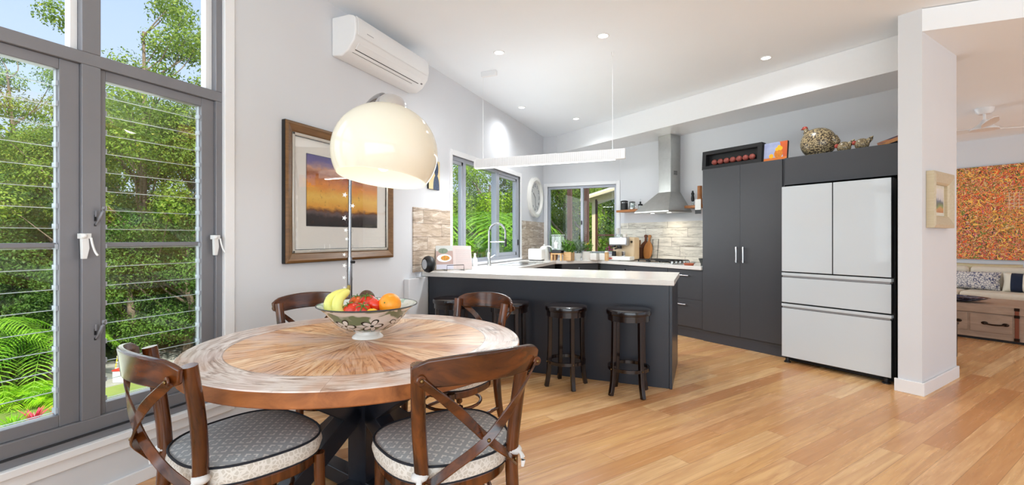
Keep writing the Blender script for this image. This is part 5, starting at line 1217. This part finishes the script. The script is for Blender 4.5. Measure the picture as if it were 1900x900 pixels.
pillow('sofa_cushion', 'blue floral lumbar cushion on the sofa', M['floral'], A(0.04, 11.88, 0.43), 0.72, 0.30, 0.16, (math.radians(-14), 0, AL))
pillow('sofa_cushion', 'cream cushion with a broad navy stripe', M['stripe'], A(0.715, 11.85, 0.43), 0.58, 0.30, 0.18, (math.radians(-14), 0, AL))
pillow('sofa_cushion', 'plain oatmeal cushion behind the blue floral one', plain('oatmeal_cloth', (198, 186, 150), 0.9), A(0.20, 12.10, 0.43), 0.80, 0.42, 0.16, (math.radians(-10), 0, AL))
# trunk coffee table
tk = thing('trunk_coffee_table', 'pale timber trunk coffee table with dark iron handles', 'coffee table', A(-0.40, 9.52, 0), AL)
B().box(0, 2.1, 0.0, 1.0, 0.03, 0.335).ob('body', M['trunk_wood'], tk, bevel=0.004)
B().box(-0.008, 2.108, -0.010, 1.008, 0.338, 0.432).ob('lid', M['trunk_wood'], tk, bevel=0.004)
for x0, x1 in ((0.10, 0.93), (0.95, 1.32)):
    pass
for (x0, x1, hx) in ((0.57, 0.93, 0.76), (0.955, 1.32, 1.175)):
    d = B().box(x0, x1, -0.012, 0.0, 0.105, 0.325).ob('drawer', M['trunk_wood'], tk, bevel=0.002)
    b = B(); b.tube(cat_curve([(hx-0.09, -0.014, 0.215), (hx-0.07, -0.04, 0.210), (hx, -0.045, 0.205), (hx+0.07, -0.04, 0.210), (hx+0.09, -0.014, 0.215)], 4), 0.009, 8); b.ball((hx-0.09, -0.018, 0.216), (0.032, 0.008, 0.020), 12, 8); b.ball((hx+0.09, -0.018, 0.216), (0.032, 0.008, 0.020), 12, 8)
    b.ob('handle', M['bronze'], d)
for xx in (1.34, 0.06): B().box(xx, xx+0.035, -0.016, 0.0, 0.03, 0.43).ob('leather_strap', plain('brown_leather', (120, 60, 34), 0.5), tk, bevel=0.002)
for xx in (1.335, ): 
    for zz in (0.035, 0.31, 0.395): B().box(xx, xx+0.045, -0.019, 0.0, zz, zz+0.035).ob('iron_corner', M['bronze'], tk, bevel=0.002)
B().box(0.02, 2.08, 0.02, 0.98, 0, 0.03).ob('plinth', M['black'], tk)
B().box(1.50, 1.64, -0.016, 0.0, 0.06, 0.10).ob('iron_foot', M['bronze'], tk, bevel=0.003)
dsh = thing('platter', 'long blue and brown glazed platter on the trunk', 'platter', A(0.33, 9.80, 0.4325), AL)
t = NT('blue_brown_glaze'); M['glaze'] = t.set(t.ramp(t.noise(t.scale(t.obj(), (6, 14, 30)), 1, 4, 0.6, 1.5), [(0.35, (20, 32, 74)), (0.48, (70, 46, 40)), (0.56, (26, 40, 90)), (0.68, (210, 204, 200))]), 0.12)
B().lathe([(0, 0), (0.14, 0), (0.26, 0.025), (0.36, 0.062), (0.35, 0.066), (0.24, 0.034), (0.12, 0.012), (0, 0.012)], n=40, sx=1.0, sy=0.55).ob('dish', M['glaze'], dsh)
# dark cabinet edge beyond the wall end
cab = thing('dark_sideboard', 'dark timber sideboard edge just visible past the wall end', 'sideboard', A(0.17, 7.50, 0), AL)
B().box(0, 0.63, 0, 0.40, 0.05, 0.385).ob('body', plain('black_brown_timber', (40, 32, 28), 0.4), cab, bevel=0.003)
B().box(-0.01, 0.64, -0.01, 0.41, 0.385, 0.41).ob('top', plain('black_brown_top', (48, 38, 33), 0.35), cab, bevel=0.003)
for xx in (0.03, 0.60):
    for yy in (0.03, 0.37): B().box(xx-0.02, xx+0.02, yy-0.02, yy+0.02, 0, 0.05).ob('leg', M['bronze'], cab)
# ceiling fan
fn = thing('ceiling_fan', 'white three blade ceiling fan in the living room', 'ceiling fan', (6.02, 7.74, 2.924))
B().lathe([(0, 0), (0.095, 0), (0.085, -0.05), (0.06, -0.075), (0, -0.075)], n=32).ob('ceiling_mount', M['white_plastic'], fn)
B().tube([(0, 0, -0.07), (0, 0, -0.17)], 0.014, 12).ob('down_rod', M['white_plastic'], fn)
B().lathe([(0, -0.14), (0.025, -0.145), (0.05, -0.19), (0.10, -0.235), (0.135, -0.26), (0.14, -0.275), (0, -0.285)], n=36).ob('motor_housing', M['white_plastic'], fn)
for an in (15, 135, 255):
    a = math.radians(an); d_ = Vector((math.cos(a), math.sin(a), 0)); s_ = Vector((-d_.y, d_.x, 0)); b = B(); Lv, Rv = [], []
    for q in range(11):
        u_ = q/10; r_ = 0.10+0.56*u_; wd = 0.075+0.07*math.sin(PI*min(1, u_*1.15))**1.2 if u_ < 1 else 0.03
        tw = 0.28*(1-u_*0.6); mid = d_*r_+Vector((0, 0, -0.262+0.015*u_))
        Lv.append((mid-s_*wd/2+Vector((0, 0, -tw*wd/2)))); Rv.append((mid+s_*wd/2+Vector((0, 0, tw*wd/2))))
    lo = [(b.bm.verts.new(p), b.bm.verts.new(q_)) for p, q_ in zip(Lv, Rv)]; hi = [(b.bm.verts.new(p+Vector((0, 0, 0.008))), b.bm.verts.new(q_+Vector((0, 0, 0.008)))) for p, q_ in zip(Lv, Rv)]
    for i in range(10):
        b.bm.faces.new([lo[i][0], lo[i][1], lo[i+1][1], lo[i+1][0]]); b.bm.faces.new([hi[i][0], hi[i+1][0], hi[i+1][1], hi[i][1]])
        b.bm.faces.new([lo[i][0], lo[i+1][0], hi[i+1][0], hi[i][0]]); b.bm.faces.new([lo[i][1], hi[i][1], hi[i+1][1], lo[i+1][1]])
    b.bm.faces.new([lo[-1][0], lo[-1][1], hi[-1][1], hi[-1][0]]); b.bm.faces.new([lo[0][1], lo[0][0], hi[0][0], hi[0][1]])
    b.ob('blade', M['white_plastic'], fn, smooth=50)

# ============================================================ OUTSIDE
GZ = -3.2
def cards(name, centers, radii, n, size, mat, parent=None, loc=(0, 0, 0), seed=1, shell=0.62, flat=0.5):
    """n small leaves scattered through ellipsoid clumps: one mesh"""
    rg = np.random.default_rng(seed); centers = np.array(centers, float); radii = np.array(radii, float)
    if radii.ndim == 1: radii = np.stack([radii, radii, radii*0.8], 1)
    wgt = (radii[:, 0]*radii[:, 1]); wgt = wgt/wgt.sum()
    k = rg.choice(len(centers), n, p=wgt); d = rg.normal(size=(n, 3)); d /= np.linalg.norm(d, axis=1)[:, None]
    rr = (shell+(1-shell)*rg.random(n)**0.7)*rg.uniform(0.85, 1.1, n); c = centers[k]+d*rr[:, None]*radii[k]
    nr = d+rg.normal(size=(n, 3))*0.55+np.array([0, 0, 0.35]); nr /= np.linalg.norm(nr, axis=1)[:, None]
    a = np.cross(nr, rg.normal(size=(n, 3))); a /= np.linalg.norm(a, axis=1)[:, None]; e = np.cross(nr, a)
    s = (size*rg.uniform(0.55, 1.25, n))[:, None]
    V = np.stack([c-a*s*0.5, c-e*s*flat*0.5, c+a*s*0.5, c+e*s*flat*0.5], 1).reshape(-1, 3)
    me = bpy.data.meshes.new(name); me.vertices.add(4*n); me.vertices.foreach_set('co', V.ravel().astype(np.float32))
    me.loops.add(4*n); me.loops.foreach_set('vertex_index', np.arange(4*n, dtype=np.int32))
    me.polygons.add(n); me.polygons.foreach_set('loop_start', np.arange(0, 4*n, 4, dtype=np.int32)); me.polygons.foreach_set('loop_total', np.full(n, 4, dtype=np.int32))
    me.update(calc_edges=True); me.materials.append(mat)
    o = bpy.data.objects.new(name, me); sc.collection.objects.link(o); o.location = loc
    if parent: o.parent = parent
    return o
M['leaf_a'] = leafmat('gum_leaf', (78, 110, 34), (158, 182, 72), 0.7, 0.45, (226, 200, 84))
M['leaf_b'] = leafmat('dark_leaf', (50, 84, 34), (116, 152, 62), 0.7, 0.4)
M['leaf_c'] = leafmat('bright_leaf', (74, 118, 22), (176, 208, 60), 0.9, 0.45)
M['frond'] = leafmat('palm_frond', (60, 120, 24), (160, 206, 60), 1.2, 0.4)
M['lime'] = leafmat('lime_frond', (90, 170, 20), (190, 236, 50), 1.5, 0.5)
M['bark'] = wood('grey_bark', (84, 70, 56), (150, 134, 116), 2, 8, 1.0, 0.9, 0.1)
M['hill'] = leafmat('hill_green', (40, 66, 24), (110, 140, 52), 0.5, 0.0)

# ground, driveway, path
t = NT('garden_ground'); o = t.obj(); g = t.noise(o, 0.5, 4)
M['ground'] = t.set(t.mix(t.ramp(g, [(0.4, (0, 0, 0)), (0.6, (1, 1, 1))]), (112, 132, 56), (150, 162, 84)), 0.95)
struct(B().box(-60, -0.13, -25, 60, GZ-0.2, GZ).ob('ground', M['ground'], smooth=0), 'green lawn below the house', 'ground')
struct(B().prism([(-9.0, -1.0), (-9.0, 14), (-12.3, 14), (-12.2, 8), (-12.0, -1)], GZ, GZ+0.02).ob('garden_path', plain('pale_concrete', (206, 196, 168), 0.9), smooth=0), 'pale concrete path below the window', 'path')
struct(B().prism([(-13.7, 7.4), (-13.6, 18), (-17.0, 18), (-17, 7.4)], GZ, GZ+0.02).ob('driveway', plain('grey_driveway', (160, 158, 150), 0.9), smooth=0), 'grey driveway among the trees', 'driveway')
# hillside rising behind everything
hb = B(); nx_, ny_ = 40, 30; gv = {}
for i in range(nx_+1):
    for k in range(ny_+1):
        u_ = i/nx_; v_ = k/ny_; ang_ = math.radians(195-140*u_); dist = 26+v_*45
        h_ = GZ+11*v_**0.8*(0.75+0.35*math.sin(u_*9)+0.2*math.sin(u_*23+v_*5))
        gv[i, k] = hb.bm.verts.new((math.cos(ang_)*dist, 4+math.sin(ang_)*dist, h_))
for i in range(nx_):
    for k in range(ny_): hb.bm.faces.new([gv[i, k], gv[i+1, k], gv[i+1, k+1], gv[i, k+1]])
struct(hb.ob('hillside', M['hill'], smooth=60), 'green hillside far behind the garden', 'hill')

def make_tree(label, kind, H, R, leafm, seed, n=9000, size=0.17, sparse=False):
    rg = random.Random(seed); r = thing('tree', label, 'tree')
    trunk = cat_curve([(0, 0, 0), (rg.uniform(-.2, .2), rg.uniform(-.2, .2), H*0.3), (rg.uniform(-.3, .3), rg.uniform(-.3, .3), H*0.62), (rg.uniform(-.4, .4), rg.uniform(-.4, .4), H*0.9)], 4)
    B().tube(trunk, [0.16*(1-i/len(trunk))+0.03 for i in range(len(trunk))], 8).ob('trunk', M['bark'], r)
    b = B(); cs, rs = [], []
    nb = 20 if not sparse else 40
    for i in range(nb):
        a = rg.uniform(0, 2*PI); q = R*math.sqrt(rg.random()); zz = H*rg.uniform(0.12 if not sparse else 0.40, 1.0)
        q *= math.sqrt(max(0.12, 1-((zz/H-0.50)/0.55)**2)); c_ = Vector((q*math.cos(a), q*math.sin(a), zz))
        st_ = Vector((0, 0, max(H*0.15, zz-q*0.8-0.6)))
        P = cat_curve([st_, st_.lerp(c_, 0.5)+Vector((rg.uniform(-.2, .2), rg.uniform(-.2, .2), -0.15)), c_], 4)
        b.tube(P, [(0.028 if sparse else 0.05)*(1-k/len(P))+0.008 for k in range(len(P))], 6); cs.append(tuple(c_)); rs.append(R*rg.uniform(0.28, 0.46)*(0.55 if sparse else 1.0))
    b.ob('branches', M['bark'], r)
    cards('crown', cs, rs, n, size, leafm, r, seed=seed, shell=0.35)
    return r
TL = 'trees beyond the louvre window'
tA = make_tree('tall gum tree with open crown of fine twigs against the sky', 'x', 13.8, 3.7, M['leaf_a'], 11, 22000, 0.13, True); tA.location = (-17.11, 10.69, GZ-0.05); tA['group'] = TL
tB = make_tree('bushy mid green tree in the middle of the wall side louvre pane', 'x', 9.8, 3.1, M['leaf_a'], 21, 52000, 0.1, False); tB.location = (-18.39, 11.24, GZ-0.05); tB['group'] = TL
tC = make_tree('dark leaved tree low behind the lime palms', 'x', 6.0, 2.6, M['leaf_b'], 31, 34000, 0.11, False); tC.location = (-21.62, 8.81, GZ-0.05); tC['group'] = TL
tD = make_tree('bright leaved tree seen through the sink window', 'd', 7.4, 2.7, M['leaf_c'], 41, 30000, 0.12); tD.location = (-5.6, 17.2, GZ); tD['group'] = 'trees beyond the kitchen windows'
spots = [
 (tA, -26.71, 10.48, 2.0, 0.98, 'thin crowned tree with bare twigs rising at the outer louvre pane'),
 (tB, -17.0, 12.36, 1.2, 0.98, 'bushy tree behind the louvre pane edge nearest the wall'),
 (tB, -23.0, 11.48, 4.1, 0.95, 'broad bushy tree hidden by the window mullion'),
 (tB, -25.34, 11.05, 3.0, 0.92, 'bushy tree in the outer louvre pane beside the mullion'),
 (tB, -26.34, 10.09, 0.4, 0.9, 'bushy tree at the outer edge of the louvres'),
 (tB, -16.3, 13.74, 5.4, 1.0, 'bushy tree hidden behind the wall beside the louvre window'),
 (tB, -27.59, 9.02, 2.4, 0.9, 'bushy tree beyond the outer window jamb'),
 (tC, -20.0, 9.48, 2.6, 1.0, 'dark low tree between the lime palms and the mullion'),
 (tC, -19.99, 11.11, 5.0, 1.05, 'dark low tree behind the step ladder'),
 (tC, -18.05, 12.47, 1.0, 1.0, 'dark low tree behind the parked car'),
 (tD, -28.49, 15.15, 2.0, 1.5, 'bright tree in the back row behind the bushy ones'),
 (tB, -33.79, 14.02, 3.3, 1.1, 'bushy tree in the back row of the outer pane'),
 (tB, -26.76, 16.96, 0.7, 1.15, 'bushy tree in the back row of the wall side pane'),
 (tC, -23.23, 8.13, 0.9, 1.1, 'dark low tree beyond the outer window jamb'),
 (tC, -16.75, 10.19, 2.0, 0.85, 'dark low bush tree in front of the tall gum trunk'),
 (tC, -15.64, 11.41, 3.1, 0.9, 'dark low bush tree at the wall side of the louvre pane'),
 (tC, -21.9, 9.45, 4.4, 0.95, 'dark low bush tree directly above the lime palms'),
]
for (src, x_, y_, rz_, s_, lab) in spots:
    q = dup(src, (x_, y_, GZ-0.05), rz_, lab, TL); q.scale = (s_, s_, s_)
G2 = 'trees beyond the kitchen windows'
for (src, x_, y_, rz_, s_, lab) in [
 (tC, -8.8, 19.5, 1.0, 1.05, 'dark tree deep behind the sink window'),
 (tB, -3.2, 20.5, 2.2, 1.0, 'bushy tree behind the veranda posts'),
 (tD, -0.4, 21.5, 3.2, 1.05, 'bright tree between the veranda posts'),
 (tC, 2.2, 22.5, 4.0, 1.1, 'dark tree behind the pavilion roof'),
 (tB, -6.6, 23.5, 5.0, 1.15, 'bushy tree high on the slope'),
 (tD, -11.5, 22.0, 0.3, 1.1, 'bright tree far along the side of the house'),
 (tC, -2.0, 25.5, 2.9, 1.3, 'dark tree crowning the slope behind the veranda'),
 (tB, 2.8, 27.0, 0.9, 1.3, 'bushy tree behind the pavilion gable'),
 (tB, -10.0, 27.5, 0.2, 1.3, 'bushy tree last in line along the house'),
 (tB, -1.6, 17.6, 4.0, 0.82, 'bushy tree close behind the first veranda post'),
 (tB, -4.6, 19.0, 1.6, 0.95, 'bushy tree at the clock side of the veranda window'),
 (tC, 0.6, 18.8, 1.1, 1.0, 'dark low tree between pavilion and veranda'),
 (tB, 0.6, 24.0, 5.3, 1.25, 'tall bushy tree behind the pavilion post'),
]:
    q = dup(src, (x_, y_, GZ-0.3), rz_, lab, G2); q.scale = (s_, s_, s_)
# undergrowth, nobody could count it
rg = np.random.default_rng(5)
cs = []; rs = []
for i in range(150):
    x_ = rg.uniform(-28, -17.6); y_ = rg.uniform(2, 18)
    if i % 5 == 0: x_, y_ = rg.uniform(-17.5, -15.5), rg.uniform(4.5, 7.0)
    cs.append((x_, y_, GZ+rg.uniform(0.1, 1.2))); rs.append(rg.uniform(0.7, 1.5))
for i in range(120): cs.append((rg.uniform(-12, 4), rg.uniform(17, 26), GZ+rg.uniform(0.3, 2.2))); rs.append(rg.uniform(0.8, 1.7))
u_g = cards('undergrowth', cs, rs, 46000, 0.24, M['leaf_b'], seed=9, shell=0.7); u_g['kind'] = 'stuff'; tag(u_g, 'dense dark green undergrowth between the tree trunks', 'undergrowth')
cs = []; rs = []
for i in range(170):
    a_ = math.radians(rg.uniform(58, 196)); dd = rg.uniform(27, 46); cs.append((math.cos(a_)*dd, 4+math.sin(a_)*dd, GZ+max(0, (dd-26)/45)**0.8*11+rg.uniform(0, 2.0))); rs.append(rg.uniform(1.6, 3.2))
u_g = cards('hillside_foliage', cs, rs, 60000, 0.42, M['leaf_a'], seed=10, shell=0.7); u_g['kind'] = 'stuff'; tag(u_g, 'continuous green bush cover on the distant hillside', 'foliage')

# palms
def frond_mesh(b, base, az, L, rise, droop, wd, nl=26, seed=0):
    rg_ = random.Random(seed); d_ = Vector((math.cos(az), math.sin(az), 0)); sd = Vector((-d_.y, d_.x, 0))
    P = [Vector(base)+d_*L*t_+Vector((0, 0, rise*t_-droop*t_*t_)) for t_ in [i/nl for i in range(nl+1)]]
    b.tube(P[::2], [0.018*(1-i/(len(P[::2])))+0.004 for i in range(len(P[::2]))], 5)
    for i in range(3, nl+1):
        u_ = i/nl; l_ = wd*math.sin(PI*(0.12+0.82*u_))**0.7
        tg = (P[i]-P[i-1]).normalized()
        for s in (-1, 1):
            e_ = P[i]+sd*s*l_+tg*l_*0.5+Vector((0, 0, -l_*0.35*rg_.uniform(0.6, 1.3))); m_ = P[i].lerp(e_, 0.5)+Vector((0, 0, l_*0.10)); w_ = tg*0.022*wd/0.5
            v_ = [b.bm.verts.new(p) for p in (P[i]-w_*0.5, P[i]+w_*0.5, m_+w_, m_-w_, e_)]
            b.bm.faces.new([v_[0], v_[1], v_[2], v_[3]]); b.bm.faces.new([v_[3], v_[2], v_[4]])
def palm(nm, lab, loc, th, nf, L, rise, droop, wd, mat, seed, group=None, az0=0):
    r = thing(nm, lab, 'palm', loc, 0, group); rg_ = random.Random(seed)
    B().tube([(0, 0, 0), (0.05, 0.03, th*0.5), (0, 0, th)], [0.12, 0.09, 0.08], 10).ob('trunk', M['bark'], r)
    for i in range(nf):
        b = B(); frond_mesh(b, (0, 0, th), az0+2*PI*i/nf+rg_.uniform(-.15, .15), L*rg_.uniform(.85, 1.1), rise*rg_.uniform(.5, 1.3), droop*rg_.uniform(.8, 1.2), wd, 26, seed*50+i)
        b.ob('frond', mat, r, smooth=60)
    return r
PG = 'palms in the garden'
palm('palm', 'feathery palm close outside the sink window', (-2.2, 9.6, GZ), 4.2, 12, 1.9, 1.5, 2.0, 0.55, M['frond'], 3, PG, 0.4)
palm('palm', 'palm with a long arching frond crossing the sink window', (-3.2, 11.4, GZ), 4.6, 11, 3.0, 2.2, 2.9, 0.8, M['frond'], 4, PG, 0.1)
palm('palm', 'low bright palm under the sink window', (-2.6, 10.2, GZ), 3.1, 12, 1.7, 1.0, 1.7, 0.5, M['frond'], 5, PG, 0.9)
palm('palm', 'lime green fan palm low in the louvre window', (-14.1, 6.25, GZ), 0.2, 16, 0.8, 0.75, 0.75, 0.34, M['lime'], 6, PG)
palm('palm', 'second lime green palm beside the garden path', (-13.5, 6.75, GZ), 0.2, 14, 0.7, 0.7, 0.65, 0.30, M['lime'], 7, PG)
palm('palm', 'dull green palm behind the lime ones', (-15.0, 7.2, GZ), 1.6, 12, 1.8, 1.2, 1.8, 0.5, M['frond'], 8, PG)
palm('palm', 'soft green palm rising at the outer edge of the louvres', (-14.9, 5.6, GZ), 2.0, 12, 1.9, 1.2, 1.9, 0.5, M['frond'], 9, PG)
# bromeliads
def brom(lab, loc, s, mat, seed):
    r = thing('bromeliad', lab, 'plant', loc, 0, 'bromeliads by the path'); blades(60, 0.34*s, 0.10, 0.045*s, seed, 1.0).ob('foliage', mat, r)
    return r
M['pink'] = plain('pink_bract', (226, 70, 96), 0.5, var=0.15, scale=12); M['redleaf'] = plain('red_bract', (196, 52, 50), 0.5, var=0.2, scale=12)
brom('round pink bromeliad beside the path', (-12.05, 5.69, GZ), 1.15, M['pink'], 1)
brom('red bromeliad next to the pink one', (-11.9, 6.1, GZ), 0.9, M['redleaf'], 2)
brom('smaller red bromeliad at the window mullion', (-12.0, 6.45, GZ), 0.8, M['redleaf'], 3)
brom('lime spiky bromeliad before the path', (-11.8, 5.25, GZ), 1.3, M['lime'], 4)
# garden odds and ends down the slope
cn = thing('traffic_cone', 'orange traffic cone by the driveway', 'cone', (-13.9, 8.9, GZ+0.02)); B().lathe([(0, 0.02), (0.13, 0.02), (0.03, 0.46), (0, 0.47)], n=20).ob('cone', plain('orange_plastic', (235, 70, 30), 0.5), cn); B().box(-0.18, 0.18, -0.18, 0.18, 0, 0.02).ob('base', M['black'], cn)
ld = thing('step_ladder', 'small yellow and white step ladder near the cone', 'ladder', (-14.3, 8.65, GZ+0.02), 0.6); ld.scale = (0.7, 0.7, 0.7)
b = B()
for s in (-0.22, 0.22): b.tube([(s, -0.25, 0), (s*0.8, 0, 1.15)], 0.022, 8)
b.ob('front_frame', plain('yellow_paint', (226, 206, 60), 0.5), ld); b = B()
for s in (-0.22, 0.22): b.tube([(s, 0.25, 0), (s*0.8, 0, 1.15)], 0.018, 8)
b.ob('rear_frame', M['white_plastic'], ld)
for i in range(4): B().box(-0.2, 0.2, -0.25+i*0.06, -0.15+i*0.06, 0.25*(i+1)-0.015, 0.25*(i+1)+0.01).ob('step', M['white_plastic'], ld)
sg_ = thing('site_crate', 'white crate beside the traffic cone', 'crate', (-13.85, 8.45, GZ+0.02), 0.5); B().box(-0.22, 0.22, -0.16, 0.16, 0, 0.36).ob('body', M['white_plastic'], sg_, bevel=0.02); B().box(-0.23, 0.23, -0.17, 0.17, 0.361, 0.40).ob('lid', plain('red_lid', (200, 60, 50), 0.5), sg_, bevel=0.005)
car = thing('car', 'white car parked under the trees on the driveway', 'car', (-20.87, 14.0, GZ+0.02), 2.3)
B().prism([(-1.9, 0.35), (-1.85, 0.75), (-1.0, 0.88), (-0.5, 1.3), (0.8, 1.32), (1.4, 0.92), (1.95, 0.85), (2.0, 0.35)], -0.8, 0.8, 'y').ob('body', M['off_white'], car, bevel=0.06, seg=3)
B().prism([(-0.9, 0.90), (-0.47, 1.25), (0.75, 1.27), (1.25, 0.93)], -0.81, 0.81, 'y').ob('window_glass', M['black'], car)
for sx_ in (-1.2, 1.25):
    for sy_ in (-0.75, 0.75): B().lathe([(0, -0.09), (0.33, -0.09), (0.33, 0.09), (0, 0.09)], (sx_, sy_, 0.33), 20, 'y').ob('wheel', M['black'], car)

# veranda beyond window 3
struct(B().box(-1.6, 3.4, 8.2, 14.6, -0.35, -0.15).ob('veranda_floor', M['post_wood'], smooth=0), 'timber veranda deck outside the end window', 'deck')
for i, (x_, lab) in enumerate(((-0.21, 'dark timber veranda post nearest the sink side'), (0.195, 'dark timber veranda post nearest the pavilion'))):
    p = thing('veranda_post', lab, 'post', (x_, 10.5, -0.15), 0, 'dark veranda posts')
    B().box(-0.05, 0.05, -0.05, 0.05, 0, 3.2).ob('post', M['post_wood'], p, bevel=0.004)
    B().box(-0.06, 0.06, -0.06, 0.06, 0, 0.05).ob('post_shoe', M['steel'], p)
pv = thing('pavilion', 'cream pavilion with low sloped roof beyond the veranda', 'pavilion', (-0.27, 13.5, -0.15))
cream_p = plain('cream_painted_timber', (222, 206, 168), 0.7)
b = B(); b.box(-0.075, 0.02, -0.06, 0.06, 0, 2.55); b.ob('post', cream_p, pv); B().box(0.02, 0.075, -0.05, 0.06, 0, 2.55).ob('post', M['post_wood'], pv)
b = B(); b.box(1.7, 1.8, -0.05, 0.05, 0, 2.7); b.ob('post', cream_p, pv)
b = B(); b.prism([(-0.15, 2.47), (1.9, 2.80), (1.9, 3.05), (-0.15, 2.60)], -0.04, 0.0, 'y'); b.ob('gable_board', cream_p, pv)
b = B(); b.prism([(-0.35, 2.55), (2.2, 3.28), (2.2, 3.34), (-0.35, 2.61)], -0.35, 2.0, 'y'); b.ob('roof', plain('pale_roof', (226, 220, 206), 0.6), pv)
b = B(); b.prism([(-0.35, 2.49), (2.2, 3.20), (2.2, 3.28), (-0.35, 2.55)], -0.38, -0.35, 'y'); b.ob('fascia', cream_p, pv)
b = B(); b.box(0.05, 1.75, -0.03, 0.03, 1.47, 1.52); b.box(0.05, 1.75, -0.03, 0.03, 0.75, 0.79); b.ob('handrail', M['post_wood'], pv)
B().box(-0.3, 1.9, -0.2, 1.9, -0.02, 0.0).ob('slab', cream_p, pv)
bg_ = thing('flowering_shrub', 'shrub with magenta flowers behind the pavilion rail', 'shrub', (0.25, 16.6, GZ))
cards('foliage', [(0, 0, 3.4), (-0.7, 0.2, 3.0), (0.8, 0.1, 3.6), (-1.2, 0, 2.2), (1.0, 0, 2.3), (0, 0, 1.4)], [1.0, 0.9, 0.9, 1.0, 1.0, 1.2], 5000, 0.14, M['leaf_c'], bg_, seed=44, shell=0.4)
cards('flower', [(-0.45, -0.9, 4.15), (-0.1, -0.95, 4.35), (0.35, -0.9, 4.45)], [0.22, 0.25, 0.2], 260, 0.10, plain('magenta_petal', (214, 70, 150), 0.6), bg_, seed=45, shell=0.2)
B().tube([(0, 0, 0), (0.05, 0, 1.6), (0, 0, 3.0)], [0.09, 0.07, 0.04], 8).ob('trunk', M['bark'], bg_)
